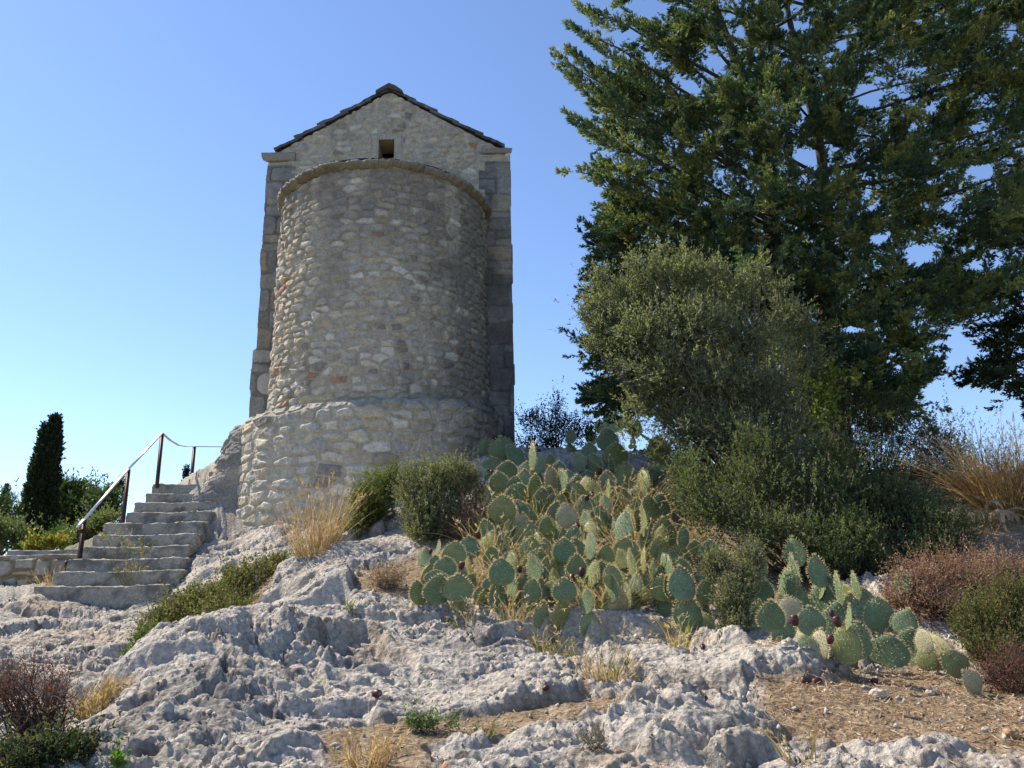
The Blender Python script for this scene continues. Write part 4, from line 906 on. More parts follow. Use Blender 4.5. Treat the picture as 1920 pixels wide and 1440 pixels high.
def plumes(b, P0, P1, rng, nb=20, m=13, bl=0.34, ll=0.062, lw=0.02, pal=None, droop=0.0):
    """feathery conifer sprays along the axes P0 -> P1"""
    n = len(P0); ax = P1 - P0; L = np.linalg.norm(ax, axis=1); D = unit(ax)
    t = 0.12 + 0.88 * rng.random((n, nb)) ** 0.8
    base = P0[:, None] + ax[:, None] * t[..., None]; base[..., 2] += -droop * (t * (1 - t)) * L[:, None]
    pr = unit(np.cross(np.repeat(D[:, None], nb, 1), rng.normal(size=(n, nb, 3))) * np.array([1, 1, 0.75]))
    a = (0.95 - 0.45 * t[..., None]) * (0.7 + 0.5 * rng.random((n, nb, 1)))
    d = unit(D[:, None] * np.cos(a) + pr * np.sin(a) + np.array([0, 0, 0.14]))
    bl_ = bl * (1.1 - 0.65 * t) * (0.6 + 0.7 * rng.random((n, nb)))
    P = base.reshape(-1, 3); Dv = d.reshape(-1, 3); BL = bl_.ravel()
    pl = np.asarray(pal); cc = pl[rng.integers(0, len(pl), n)]; cc = np.repeat(cc, nb, 0)
    N = n * nb; tt = 0.1 + 0.9 * rng.random((N, m))
    bs = P[:, None] + Dv[:, None] * (tt * BL[:, None])[..., None]
    p2 = unit(np.cross(np.repeat(Dv[:, None], m, 1), rng.normal(size=(N, m, 3)))); a2 = 0.55 * (0.4 + rng.random((N, m, 1)))
    d2 = unit(Dv[:, None] * np.cos(a2) + p2 * np.sin(a2))
    c = cc[:, None] * (1 + 0.22 * rng.normal(size=(N, m, 1))) * (0.8 + 0.4 * rng.random((N, 1, 1)))
    bs = bs.reshape(-1, 3); keep = ~in_gap(bs, 0.7)
    ll_ = ll * (0.6 + 0.8 * rng.random(N * m)); lw_ = lw * (0.7 + 0.6 * rng.random(N * m))
    b.leaves(bs[keep], d2.reshape(-1, 3)[keep], ll_[keep], lw_[keep], np.clip(c.reshape(-1, 3), .004, 1)[keep], rng)
CON_PAL = [(.135, .180, .080), (.085, .136, .080), (.215, .240, .085), (.060, .104, .066), (.275, .290, .105)]  # brighter yellow-green entries paint in sunlit tips
def conifer():
    rng = np.random.default_rng(2024)
    base = at(1600, 870, 14.6); bz = gz(base[0], base[1])
    root = empty('conifer_tree', (base[0], base[1], bz), 'huge dark green cypress tree with feathery boughs filling the upper right', 'tree')
    wood = MB(); fol = MB()
    def trunk_at(z, k): return np.array([base[0] + (k - 1) * 0.5 + (k - 1) * 0.10 * (z - bz) + 0.25 * math.sin(z * 0.7 + k), base[1] + 0.25 * math.cos(z * 0.5 + k * 2), z])
    for k in range(2):
        zs = np.linspace(bz - 0.2, bz + 13 - k, 26)
        wood.tube([trunk_at(z, k) for z in zs], np.linspace(0.24 - 0.04 * k, 0.03, 26), (.09, .07, .055), 9, 0.07, rng)
    T = [(1035,95,1150,190,-.6),(1040,125,1160,205,-.4),(1062,40,1170,110,-.5),(1080,5,1190,60,0),(1058,208,1175,275,-.7),(1090,245,1200,290,-.3),(1050,322,1165,318,-.6),(1112,298,1210,330,0),(1120,408,1230,400,-.4),(1128,365,1240,370,.2),(1115,470,1220,470,0),
         (1105,505,1210,500,.3),(1085,560,1190,540,0),(1092,600,1195,595,.4),(1085,640,1185,640,-.2),(1098,690,1195,670,.3),(1090,752,1185,735,0),(1112,720,1200,700,.5),(1130,160,1230,220,.2),(1180,130,1260,200,-.3),(1240,75,1300,140,0),(1260,20,1330,70,0),(1150,10,1210,-40,.5),(1140,540,1240,560,.2),(1060,90,1165,170,.3),(1110,330,1220,360,-.8),(1160,440,1270,430,-.5)]
    ends = []
    for (x1, y1, x0, y0, dD) in T:
        for r in range(11):
            D = 13.6 + dD + rng.normal() * 0.22; s = rng.uniform(0.0, 0.75); f = rng.uniform(0.25, 0.5)
            jx, jy = rng.normal() * 16 * (0.3 + s), rng.normal() * 13 * (0.3 + s)
            if r == 0: s = 0; jx = jy = 0
            tip = at(x1 + (x0 - x1) * s + jx, y1 + (y0 - y1) * s + jy, D); rt = at(x1 + (x0 - x1) * (s + f + .25) + jx * .4, y1 + (y0 - y1) * (s + f + .25) + jy * .4 + 10, D + 0.25)
            ends.append((rt, tip))
        e = at(x0, y0, 13.6 + dD + .1); z0 = e[2] - 0.25 * np.linalg.norm(e[:2] - base[:2]) + 0.1
        s_ = trunk_at(max(z0, bz + 0.6), 0); tip = at(x1 + (x0 - x1) * .25, y1 + (y0 - y1) * .25, 13.6 + dD)
        t = np.linspace(0, 1, 10)[:, None]; pts = s_ * (1 - t) ** 2 + (e * 0.75 + s_ * .25 + np.array([0, 0, .2])) * 2 * t * (1 - t) + tip * t * t
        wood.tube(pts + rng.normal(size=pts.shape) * 0.02, np.linspace(0.05, 0.009, 10), (.10, .08, .065), 5)
    poly = [(1230,0),(1180,70),(1165,180),(1210,300),(1190,400),(1170,520),(1150,600),(1150,760),(1330,800),(1560,800),(1690,765),(1715,690),(1785,610),(1880,560),(1960,560),(2250,500),(2250,-350),(1180,-350)]
    # boughs: cluster centres through the crown, each with a fan of plumes
    C = []
    for gx in np.arange(1130, 2230, 60):
        for gy in np.arange(-330, 800, 60):
            px, py = gx + rng.uniform(0, 60), gy + rng.uniform(0, 60)
            if not in_poly(np.array([px]), np.array([py]), poly)[0]: continue
            edge = min(1, (px - 1130) / 300); far = py < -70 or px > 1990
            if far and rng.random() < 0.5: continue
            for q in range(1 if far else 3):
                p = at(px + rng.normal() * 14, py + rng.normal() * 14, 14.3 + (rng.uniform(-2.4, 0) if q < 2 else rng.uniform(-0.6, 2.2)) * edge)
                if in_gap(p[None], 1.15)[0]: continue
                C.append(p)
    for c in C:
        z0 = c[2] - 0.2 * np.linalg.norm(c[:2] - base[:2]) - 0.1; s_ = trunk_at(max(z0, bz + 0.8), int(rng.integers(0, 2)))
        out = c - s_; out[2] *= 0.3; o_ = unit(out)
        t = np.linspace(0, 1, 9)[:, None]; pts = s_ * (1 - t) ** 2 + (c * .55 + s_ * .45 + np.array([0, 0, .25])) * 2 * t * (1 - t) + c * t * t
        if rng.random() < 0.08 and in_gap(pts[3:], 0.6).sum() < 1: wood.tube(pts + np.cumsum(rng.normal(size=pts.shape) * 0.05, 0) * np.sin(np.linspace(0, math.pi, 9))[:, None], np.linspace(0.045 * rng.uniform(.6, 1.6), 0.010, 9), (.085, .068, .055), 5)
        vis = c[2] < at(1500, -60, c[1])[2]
        for r in range(10 if vis else 5):
            d = unit(o_ * 0.8 + rng.normal(size=3) * np.array([.5, .5, .34]) + np.array([0, 0, 0.16])); L = rng.uniform(0.5, 1.0)
            st = c + rng.normal(size=3) * np.array([.12, .12, .08]); ends.append((st, st + d * L))
    P0 = np.array([e[0] for e in ends]); P1 = np.array([e[1] for e in ends])
    k = ~(in_gap(P1, 0.9) | in_gap(P0 * .5 + P1 * .5, 0.9)); P0, P1 = P0[k], P1[k]
    plumes(fol, P0, P1, rng, 18, 17, 0.19, 0.066, 0.018, CON_PAL)
    # the far side of the crown: coarser sprays filling the depth behind
    Q = []
    for gx in np.arange(1150, 2000, 30):
        for gy in np.arange(-60, 790, 30):
            px, py = gx + rng.uniform(0, 30), gy + rng.uniform(0, 30)
            if in_poly(np.array([px]), np.array([py]), poly)[0]: Q.append(at(px, py, 15.6 + rng.uniform(-0.4, 1.8)))
    for gy in np.arange(-40, 760, 22):
        for q in range(3): Q.append(at(1500 + rng.normal() * 60 + 0.0 * gy, gy, 13.7 + rng.uniform(-.5, .2)))
    Q = np.array(Q); Q = Q[~in_gap(Q, 0.95)]; d_ = unit(rng.normal(size=Q.shape) * np.array([1, .6, .5]) + np.array([0.2, 0, .15]))
    plumes(fol, Q - d_ * .35, Q + d_ * .4, rng, 13, 11, 0.24, 0.080, 0.026, CON_PAL[:2] + CON_PAL[3:4])  # sunlit tip colours left out, so the depth is painted darker
    wood.build('trunk', M_BARK, root, True); fol.build('crown', M_NEEDLE, root)
    # bare twigs and thin dark sprays in the gaps on the lower right
    wood = MB(); fol = MB(); e2 = []
    base2 = at(2080, 860, 13.0); bz2 = gz(base2[0], base2[1])
    root = empty('conifer_tree', (base2[0], base2[1], bz2), 'second dark cypress reaching in from the right edge above the tan grass', 'tree')
    zs = np.linspace(bz2 - .2, bz2 + 7.5, 16)
    wood.tube([[base2[0] + 0.1 * math.sin(z), base2[1], z] for z in zs], np.linspace(0.2, 0.03, 16), (.08, .065, .05), 8)
    for (x1, y1) in [(1815,700),(1835,690),(1855,640),(1870,660),(1880,610),(1895,630),(1850,705),(1905,600),(1890,690),(1910,720),(1930,650),(1960,600),(1960,700),(1990,560),(2010,640),(1870,720),(1900,560),(1925,760),(1985,750),(2040,500),(2060,600)]:
        e = at(x1, y1, 13.0 + rng.normal() * .35); s_ = np.array([base2[0], base2[1], e[2] - 0.15]); t = np.linspace(0, 1, 7)[:, None]
        wood.tube(s_ * (1 - t) + e * t + rng.normal(size=(7, 3)) * .03, np.linspace(.035, .008, 7), (.08, .065, .05), 4)
        for r in range(7):
            q = s_ + (e - s_) * rng.uniform(0.55, 0.95) + rng.normal(size=3) * .08; e2.append((q, q + unit((e - s_) + rng.normal(size=3) * .5) * rng.uniform(.35, .6)))
        e2.append((s_ + (e - s_) * .8, e))
    g_ = GAPS[:]; GAPS.clear(); plumes(fol, np.array([e[0] for e in e2]), np.array([e[1] for e in e2]), rng, 15, 12, 0.2, 0.065, 0.022, [(.040, .058, .024), (.05, .068, .026)]); GAPS.extend(g_)
    wood.build('trunk', M_BARK, root, True); fol.build('crown', M_NEEDLE, root)
conifer()

# ------------------------------------------------------------------ shrubs
OLIVE = [(.21, .22, .135), (.17, .185, .115), (.235, .24, .145), (.14, .155, .10), (.25, .25, .19)]
ROSE = [(.18, .19, .12), (.15, .165, .10), (.22, .22, .15), (.11, .13, .08), (.26, .25, .18), (.20, .17, .12)]
DKGR = [(.11, .14, .07), (.13, .155, .075), (.085, .115, .06), (.17, .185, .10), (.15, .14, .09)]
shrub('olive_shrub', 'tall grey-green olive-like shrub with fine narrow leaves in front of the big cypress', 'shrub', (1450, 955),
    [(1170,560,55,55,.2),(1230,520,50,40,0),(1300,520,55,42,.1),(1135,610,42,40,.1),(1380,555,52,45,.3),(1210,620,70,45,-.3),(1310,610,65,45,-.4),(1400,640,70,50,-.2),(1480,610,48,60,.4),(1260,690,70,45,-.4),(1350,710,70,45,-.5),(1440,740,70,60,-.4),
     (1215,750,40,40,-.1),(1290,790,60,45,-.3),(1370,810,70,50,-.6),(1470,830,65,60,-.3),(1510,700,45,55,.4),(1300,870,50,45,-.2),(1400,900,70,45,-.3),(1095,590,14,16,.1),(1125,520,16,18,.1),(1185,495,14,16,0),(1240,470,12,14,.1),(1340,500,16,14,.2),(1460,540,18,20,.3),(1520,640,16,22,.3),(1110,650,16,14,0),(1160,690,20,16,0),(1180,800,22,18,0),(1110,570,18,22,.1),(1280,480,22,18,.2),(1420,510,20,18,.2),(1240,840,26,30,0)],
    8800, 0.22, 16, 0.048, 0.0135, 0.6, OLIVE, None, 0.45, 0.8, 0.1, 80, (.13, .105, .085), 31, sr=0.022, bare=1)
shrub('rosemary_bush', 'large rounded rosemary bush in front of the apse, beside the cactus thicket', 'bush', (825, 1000),
    [(800,930,55,60,0),(850,895,50,38,.1),(770,915,26,50,.1),(820,970,60,40,-.1),(800,1000,40,28,-.2),(880,935,32,50,.1)],
    4600, 0.12, 18, 0.024, 0.0085, 0.75, ROSE, None, 0.8, 0.25, 0.35, 40, (.15, .11, .09), 32, bare=2, sr=0.009)
shrub('rosemary_bush', 'smaller olive green bush against the apse wall, right of the tan grass tuft', 'bush', (690, 1000),
    [(705,930,45,48,.1),(735,905,24,35,.2),(690,970,36,36,0),(665,1000,34,26,-.1),(680,945,26,26,0)],
    2800, 0.13, 16, 0.024, 0.009, 0.7, [(.125, .145, .045), (.10, .125, .042), (.15, .165, .06)], None, 0.7, 0.3, 0.3, 24, seed=33, sr=0.008)
shrub('dry_twig_bush', 'dry brown twiggy patch on the right flank of the rounded rosemary bush', 'bush', (880, 1005),
    [(885,960,32,40,-.15),(860,985,30,22,-.2)], 420, 0.14, 7, 0.02, 0.005, 0.6, [(.28, .18, .12), (.33, .22, .15), (.22, .15, .11)], M_DRY, 0.8, 0.3, 0.3, 70, (.24, .16, .12), 34, sr=0.006, bare=2)
shrub('evergreen_shrub', 'green leafy creeping shrub in the gully between the staircase and the near rock', 'shrub', (400, 1195),
    [(470,1085,62,26,.7),(400,1125,75,32,.4),(330,1160,58,36,.1),(300,1185,40,24,-.2),(420,1155,70,32,-.1),(520,1060,34,20,1.0)],
    3300, 0.13, 15, 0.026, 0.013, 0.8, [(.125, .130, .052), (.10, .11, .045), (.16, .16, .07), (.20, .16, .09), (.085, .09, .04), (.24, .19, .11)], None, 0.5, 0.35, 0.3, 60, (.20, .15, .10), 35, sr=0.007, D=8.6)
shrub('green_bush', 'small bright green bush at the lower end of the gully against the near rock', 'bush', (262, 1235),
    [(268,1212,20,26,0),(248,1235,16,18,-.15)], 320, 0.10, 14, 0.024, 0.007, 0.6, [(.07, .12, .03), (.09, .14, .035)], None, 0.9, 0.2, 0.2, 10, seed=36, D=7.0, sr=0.006)
shrub('dry_flower_bush', 'small dry cream flowered bush at the foot of the staircase', 'bush', (248, 1108),
    [(245,1082,36,24,0),(225,1090,24,20,0)], 520, 0.11, 9, 0.016, 0.010, 0.9, [(.48, .41, .30), (.40, .32, .22), (.55, .49, .38), (.20, .18, .09)], M_DRY, 0.9, 0.2, 0.3, 50, (.24, .19, .12), 37, sr=0.005)
shrub('dead_shrub', 'red-brown twiggy dead shrub at the lower left corner of the picture', 'shrub', (85, 1400),
    [(110,1290,42,46,0),(60,1275,40,46,.1),(15,1300,34,60,0),(100,1335,44,36,0),(-30,1290,50,60,.1),(45,1345,36,36,0)],
    850, 0.12, 9, 0.014, 0.006, 0.7, [(.17, .080, .055), (.21, .105, .07), (.13, .07, .052), (.17, .115, .07)], M_DRY, 0.9, 0.5, 0.1, 70, (.085, .05, .042), 38, sr=0.006, bare=3)
shrub('evergreen_shrub', 'dark green leafy shrub under the red-brown dead shrub, lower left corner', 'shrub', (95, 1438),
    [(110,1412,56,22,0),(50,1424,46,22,-.1),(160,1404,24,16,.1),(0,1428,36,24,0)], 620, 0.10, 13, 0.022, 0.011, 0.8, [(.05, .068, .036), (.065, .08, .045), (.04, .055, .03), (.09, .08, .05)], None, 0.5, 0.3, 0.3, 18, seed=39, sr=0.006)
shrub('rosemary_bush', 'grey-green rosemary sprig rising between the two front right prickly pears', 'bush', (1395, 1195),
    [(1375,1140,34,56,0),(1345,1060,30,30,.2),(1395,1100,26,44,.1),(1410,1050,22,40,.3),(1380,1185,34,24,-.1)], 1900, 0.13, 17, 0.022, 0.007, 0.7, ROSE, None, 0.9, 0.25, 0.2, 22, seed=40, sr=0.006)
shrub('evergreen_shrub', 'shadowed dark green bush filling the slope under the tall olive shrub', 'shrub', (1500, 1080),
    [(1430,840,60,50,.7),(1560,860,55,50,.7),(1290,880,36,40,.6),(1420,900,90,60,.6),(1530,930,90,70,.5),(1350,960,70,50,.2),(1450,1000,90,50,0),(1560,1020,80,50,0),(1300,930,40,60,.3)], 4200, 0.15, 15, 0.032, 0.012, 0.7, DKGR, None, 0.6, 0.55, 0.15, 50, seed=41, bare=1)
shrub('rosemary_bush', 'grey-green rosemary bush standing behind the lower right prickly pear', 'bush', (1590, 1095),
    [(1560,1060,50,42,0),(1620,1040,42,60,.1),(1655,1075,36,36,0),(1590,1000,50,40,.3)], 2800, 0.14, 17, 0.026, 0.008, 0.7, [(.115, .14, .065), (.07, .095, .045), (.11, .125, .06)], None, 0.9, 0.25, 0.3, 30, seed=42)
shrub('evergreen_shrub', 'dense dark bush in the shade left of the curled pale leaves', 'shrub', (1720, 1060),
    [(1690,960,80,60,.5),(1760,1000,70,50,.2),(1640,940,70,50,.6),(1720,1040,60,40,0)], 3200, 0.14, 15, 0.030, 0.011, 0.7, DKGR, None, 0.7, 0.3, 0.3, 30, seed=43)
shrub('evergreen_shrub', 'mixed green and brown bush along the skyline below the conifer boughs', 'shrub', (1640, 930),
    [(1570,745,50,50,.7),(1640,770,45,45,.6),(1520,800,50,50,.4),(1560,820,70,60,.6),(1650,800,60,50,.6),(1740,830,60,60,.4),(1600,870,90,50,.2),(1700,890,80,50,.1),(1790,860,40,50,.5),(1690,770,36,30,.8),(1500,880,60,60,.2)], 5600, 0.17, 14, 0.034, 0.013, 0.75, [(.115, .13, .055), (.085, .105, .045), (.14, .14, .07), (.16, .13, .08)], None, 0.6, 0.7, 0.15, 60, seed=44, bare=1)
shrub('vine', 'bright yellow-green leafy vine climbing at the edge of the olive shrub', 'vine', (1545, 900),
    [(1545,740,26,26,0),(1530,790,26,30,-.1),(1510,720,20,18,0),(1560,700,20,14,.1)], 160, 0.14, 8, 0.06, 0.04, 0.9, [(.20, .26, .05), (.16, .22, .05), (.25, .27, .06)], None, 0.3, 0.4, 0.3, 8, seed=45, D=10.4)
shrub('evergreen_shrub', 'dark leafy bush on the skyline right of the chapel corner', 'shrub', (1040, 850),
    [(1050,800,46,30,0),(1000,790,34,26,.2),(1090,810,36,32,-.1),(1045,760,16,26,.3),(1010,830,50,20,-.3)], 900, 0.2, 9, 0.045, 0.02, 0.8, [(.03, .045, .022), (.04, .055, .026)], None, 0.9, 0.5, 0.2, 30, seed=46, D=14.6, bare=2)
shrub('dead_shrub', 'rusty red dead shrub with fine twigs beside the lower right prickly pear', 'shrub', (1760, 1160),
    [(1720,1090,60,48,0),(1780,1075,56,44,.1),(1860,1072,56,40,.3),(1760,1135,70,42,-.1),(1910,1090,50,48,.2),(1690,1130,44,32,0),(1830,1100,50,40,0)], 4600, 0.12, 12, 0.016, 0.008, 0.8, [(.27, .165, .11), (.33, .21, .145), (.21, .13, .088), (.38, .27, .19)], M_DRY, 0.7, 0.7, 0.1, 70, (.16, .09, .065), 47, sr=0.006, bare=2)
shrub('rosemary_bush', 'olive green bush in the lower right, in front of the rusty red dead shrub', 'bush', (1880, 1235),
    [(1840,1175,50,48,0),(1895,1140,40,50,.1),(1900,1210,50,40,-.1),(1860,1220,40,30,-.2)], 3000, 0.13, 17, 0.020, 0.0075, 0.7, [(.13, .14, .058), (.11, .12, .05), (.16, .16, .07), (.18, .13, .08)], None, 0.8, 0.3, 0.3, 26, seed=48, sr=0.006)
shrub('dead_shrub', 'low purple-brown twiggy shrub at the right edge on the brown soil', 'shrub', (1890, 1290),
    [(1880,1258,52,28,0),(1915,1240,40,30,.1),(1910,1290,40,16,-.1)], 900, 0.10, 10, 0.014, 0.006, 0.8, [(.15, .075, .065), (.19, .10, .08), (.12, .10, .05)], M_DRY, 0.7, 0.3, 0.2, 40, (.11, .065, .05), 49, sr=0.005, bare=2)
shrub('dry_flower_bush', 'small brown dry bush in the soil pocket left of the low prickly pear', 'bush', (728, 1100),
    [(728,1080,34,20,0)], 380, 0.10, 8, 0.015, 0.008, 0.9, [(.30, .22, .15), (.38, .29, .20), (.22, .17, .11)], M_DRY, 0.8, 0.2, 0.3, 50, (.20, .15, .11), 50, sr=0.004, bare=1)
shrub('dry_twig_bush', 'brown twiggy dry bush among the dark shrubs on the slope above the lower right cactus', 'bush', (1560, 990),
    [(1560,900,50,50,0),(1520,860,36,36,.2),(1600,940,50,36,0)], 900, 0.16, 8, 0.024, 0.008, 0.7, [(.24, .17, .11), (.20, .15, .09), (.30, .22, .15), (.16, .14, .08)], M_DRY, 0.7, 0.6, 0.1, 80, (.20, .15, .11), 55, sr=0.007, bare=2)
# small plants growing in the rock
shrub('herb', 'small silvery green herb in the soil strip across the near rock', 'herb', (800, 1372),
    [(800,1360,28,14,0),(775,1362,20,10,0),(850,1375,22,10,0)], 260, 0.06, 9, 0.018, 0.008, 0.8, [(.16, .20, .11), (.12, .17, .08), (.20, .23, .15)], None, 0.8, 0.2, 0.2, 12, seed=51, sr=0.003)
shrub('herb', 'grey thyme cushion on the near rock at the bottom edge right of centre', 'herb', (1115, 1425),
    [(1110,1412,32,18,0)], 240, 0.06, 9, 0.012, 0.005, 0.8, [(.20, .21, .14), (.25, .24, .17), (.17, .11, .13)], M_DRY, 0.9, 0.2, 0.2, 24, (.2, .15, .12), 52, sr=0.003)
shrub('herb', 'tiny green herb with pale flowers in the rock crack below the dry brown bush', 'herb', (657, 1150),
    [(657,1142,10,9,0)], 60, 0.06, 8, 0.018, 0.007, 0.8, [(.13, .19, .07), (.45, .42, .38)], None, 0.8, 0.2, 0.2, 6, seed=53, sr=0.003)
shrub('herb', 'small leafy sprig at the bottom edge beside the dark lower left shrub', 'herb', (222, 1438),
    [(222,1428,9,8,0)], 30, 0.06, 6, 0.03, 0.014, 0.9, [(.13, .24, .05)], None, 0.8, 0.2, 0.2, 4, seed=54, sr=0.003)

# ------------------------------------------------------------------ grasses
tuft('grass_tuft', 'tall golden dry grass tuft against the foot of the apse plinth', 592, 1040, 105, 150, 420, seed=61, spread=0.4, bend=0.25)
tuft('grass_tuft', 'large golden dry grass clump on the skyline at the right edge', 1895, 965, 150, 205, 1900, np.array([(.50, .37, .17), (.38, .26, .12), (.62, .49, .28), (.27, .18, .09)]), 62, 0.5, 0.6, 0.010, 0.7)
tuft('grass_tuft', 'dry grass clump with green base in the notch of the near rock', 1135, 1300, 90, 75, 130, np.concatenate([GRASS_DRY, GRASS_GRN[:1]]), 63, 0.4, 0.4, 0.005)
tuft('grass_tuft', 'tall thin green grass stems rising in front of the rock hollow', 1125, 1265, 120, 125, 46, np.concatenate([GRASS_GRN, GRASS_DRY[2:3]]), 64, 0.35, 0.25, 0.005, 0.3)
tuft('grass_tuft', 'sparse straw tuft with tall thin stalks at the bottom edge left of centre', 690, 1436, 110, 85, 120, seed=65, spread=0.4, bend=0.3, bw=0.0045)
tuft('grass_tuft', 'tan grass tuft beside the red-brown dead shrub at left', 180, 1335, 80, 70, 220, np.array([(.42, .33, .15), (.36, .28, .11), (.30, .22, .10)]), 66, 0.45, 0.35, 0.005, D=5.1)
tuft('grass_tuft', 'small green and straw grass tuft right of the silvery herb', 905, 1372, 50, 30, 80, np.concatenate([GRASS_GRN, GRASS_DRY[:2]]), 67, 0.5, 0.4, 0.004, 0.1)
tuft('grass_tuft', 'arching yellow grass stalks at the bottom edge right of centre', 1500, 1436, 120, 110, 16, np.array([(.48, .36, .14), (.40, .30, .12)]), 68, 0.5, 0.7, 0.007, 0.2)
tuft('grass_tuft', 'thin dry stalks in the rock crack below the dry brown bush', 590, 1165, 60, 45, 22, seed=69, spread=0.5, bend=0.4, bw=0.004)
tuft('grass_tuft', 'dry arching reed grass in front of the dark shaded bush', 1300, 1010, 60, 105, 40, seed=70, spread=0.35, bend=0.6, bw=0.007, heads=0.7)
tuft('grass_tuft', 'brown grass fringe at the back of the soil, below the big golden clump', 1800, 985, 170, 50, 240, np.array([(.36, .25, .11), (.30, .20, .09)]), 71, 0.6, 0.5, 0.007)
GP = [(930,960,70,80,110),(960,1020,80,80,150),(1000,950,70,70,110),(1060,1010,90,90,170),(1120,960,80,90,140),(1180,1000,60,120,120),(1205,960,40,130,110),(1100,1080,90,70,130),(1150,1110,80,70,110),(960,1100,70,60,100),(900,1060,50,60,80),(1030,1120,80,60,120),(1240,1050,50,80,70),(1090,900,60,60,70),(870,1120,60,45,70),(1270,1130,50,60,50),(920,1020,50,90,110)]
for i, (x, y, w, h, n) in enumerate(GP):
    tuft('grass_tuft', 'golden dry grass growing between the prickly pear pads of the middle thicket', x, y + 10, w * 1.1, h * 1.25, int(n * 1.1), np.concatenate([GRASS_DRY[[0, 2]], [(.50, .42, .16), (.30, .30, .09)]]), 80 + i, 0.45, 0.6, 0.0065, 0.3, 'dry grass among the cactus pads', ho=0.16 + 0.14 * (i % 2))
LG = [(800,1135,40,25,60),(1010,1170,50,30,70),(1260,1185,50,35,50),(1330,1195,40,25,40),(1440,1230,60,30,60),(690,1075,60,20,70),(1580,1250,80,30,70)]
for i, (x, y, w, h, n) in enumerate(LG):
    tuft('grass_tuft', 'short straw tuft on the edge of the rock under the prickly pears', x, y, w, h, n, GRASS_DRY, 110 + i, 0.7, 0.5, 0.004, 0.1, 'short straw along the rock edge')

# dried strap leaves (agave or iris) curling at the right
def strap_plant():
    p = hit(1868, 985); p = np.array([p[0], p[1], gz(p[0], p[1])]); rng = np.random.default_rng(140)
    root = empty('strap_leaf_plant', p, 'withered plant with curling pale strap leaves below the golden grass at right', 'plant')
    for k in range(26):
        a = rng.uniform(0, 2 * math.pi); L = rng.uniform(0.35, 0.65); n = 16; t = np.linspace(0, 1, n); w = rng.uniform(0.016, 0.03)
        q = p + np.array([rng.normal() * .24, rng.normal() * .10, 0.0]); el0 = rng.uniform(0.9, 1.5); turn = rng.uniform(2.2, 4.6); yaw = a + t * rng.uniform(-1.6, 1.6)
        el = el0 - turn * t ** 1.3; st_ = L / n
        dv = np.stack([np.cos(el) * np.cos(yaw), np.cos(el) * np.sin(yaw), np.sin(el)], -1) * st_; X = q + np.cumsum(dv, 0)
        S2 = unit(np.cross(dv, [0, 0, 1.0]) + 1e-4); tw = (t * rng.uniform(-2.2, 2.2))[:, None]; S2 = S2 * np.cos(tw) + np.cross(unit(dv), S2) * np.sin(tw)
        ww = (w * np.sin(np.pi * (0.15 + 0.84 * t)) ** 0.7)[:, None]
        V = np.stack([X - S2 * ww, X + np.cross(unit(dv), S2) * ww * .35, X + S2 * ww], 1).reshape(-1, 3)
        V[:, 2] = np.maximum(V[:, 2], ground(V[:, 0], V[:, 1]) + 0.004)
        b = MB(); b.add(V, grid_quads(n, 3), np.array([.52, .43, .29]) * rng.uniform(.7, 1.2)); b.build('leaf', M_DRY, root, True)
strap_plant()

# ------------------------------------------------------------------ loose stones, fallen fruit, litter
def stone(px, py, rpx, label, seed, c=(.50, .44, .36), group=None):
    rng = np.random.default_rng(seed); p = hit(px, py); s = float(np.dot(p - EYE, FWD)) / FPX * rpx; p = np.array([p[0], p[1], gz(p[0], p[1])])
    nu, nv = 24, 14; A, B = np.meshgrid(np.arange(nu) / nu * 2 * math.pi, np.linspace(-math.pi / 2, math.pi / 2, nv), indexing='ij')
    d = np.stack([np.cos(A) * np.cos(B), np.sin(A) * np.cos(B), np.sin(B)], -1); r = 1 + 0.5 * fbm(d[..., 0] * 1.3 + seed, d[..., 1] * 1.3 + d[..., 2], 3, seed)
    V = d * r[..., None] * np.array([1, .8, .6]) * s; V[..., 2] += 0.35 * s
    i = np.arange(nu)[:, None]; j = np.arange(nv - 1)[None]; i2 = (i + 1) % nu
    o = npmesh('loose_stone', V, np.stack([i * nv + j, i2 * nv + j, i2 * nv + j + 1, i * nv + j + 1], -1).reshape(-1, 4), M_ROCK, None, np.array(c) * (1 + .2 * fbm(d[..., 0] * 3, d[..., 2] * 3, 3, 5)).reshape(-1, 1), True)
    o.location = p; tag(o, label, 'stone', group)
stone(1648, 1312, 17, 'pale cream stone lying on the brown soil below the lower right prickly pear', 3)
stone(1850, 1378, 8, 'small tan stone near the right edge on the brown soil', 5)
stone(1745, 1305, 9, 'small flat pale stone on the soil left of the fallen cactus pads', 6)
stone(1898, 1388, 16, 'orange-brown stone at the right edge on the bare soil', 8, (.42, .27, .15))
stone(1560, 1262, 14, 'grey stone under the lower right prickly pear', 9, (.33, .31, .29))
def fallen(px, py, d, label, seed, group=None):
    p = hit(px, py); s = float(np.dot(p - EYE, FWD)) / FPX * d; rng = np.random.default_rng(seed)
    o = bpy.data.objects.new('fallen_fruit', FRUIT); COL.objects.link(o); o.location = (p[0], p[1], gz(p[0], p[1]) + s * 0.35); o.scale = [s] * 3
    o.rotation_euler = (1.4 + rng.normal() * .2, rng.normal() * .3, rng.random() * 6); tag(o, label, 'fruit', group)
fallen(698, 1328, 18, 'dark purple cactus fruit lying alone on the near rock left of centre', 1)
fallen(1520, 1283, 16, 'purple fallen cactus fruit on soil, left one of the pair on the brown slope', 2)
fallen(1541, 1280, 17, 'purple fallen cactus fruit on soil, right one of the pair on the brown slope', 3)
fallen(1300, 1215, 13, 'left of two purple fallen fruits at the rock edge under the pale pads', 4)
fallen(1318, 1213, 13, 'right of two purple fallen fruits at the rock edge under the pale pads', 5)
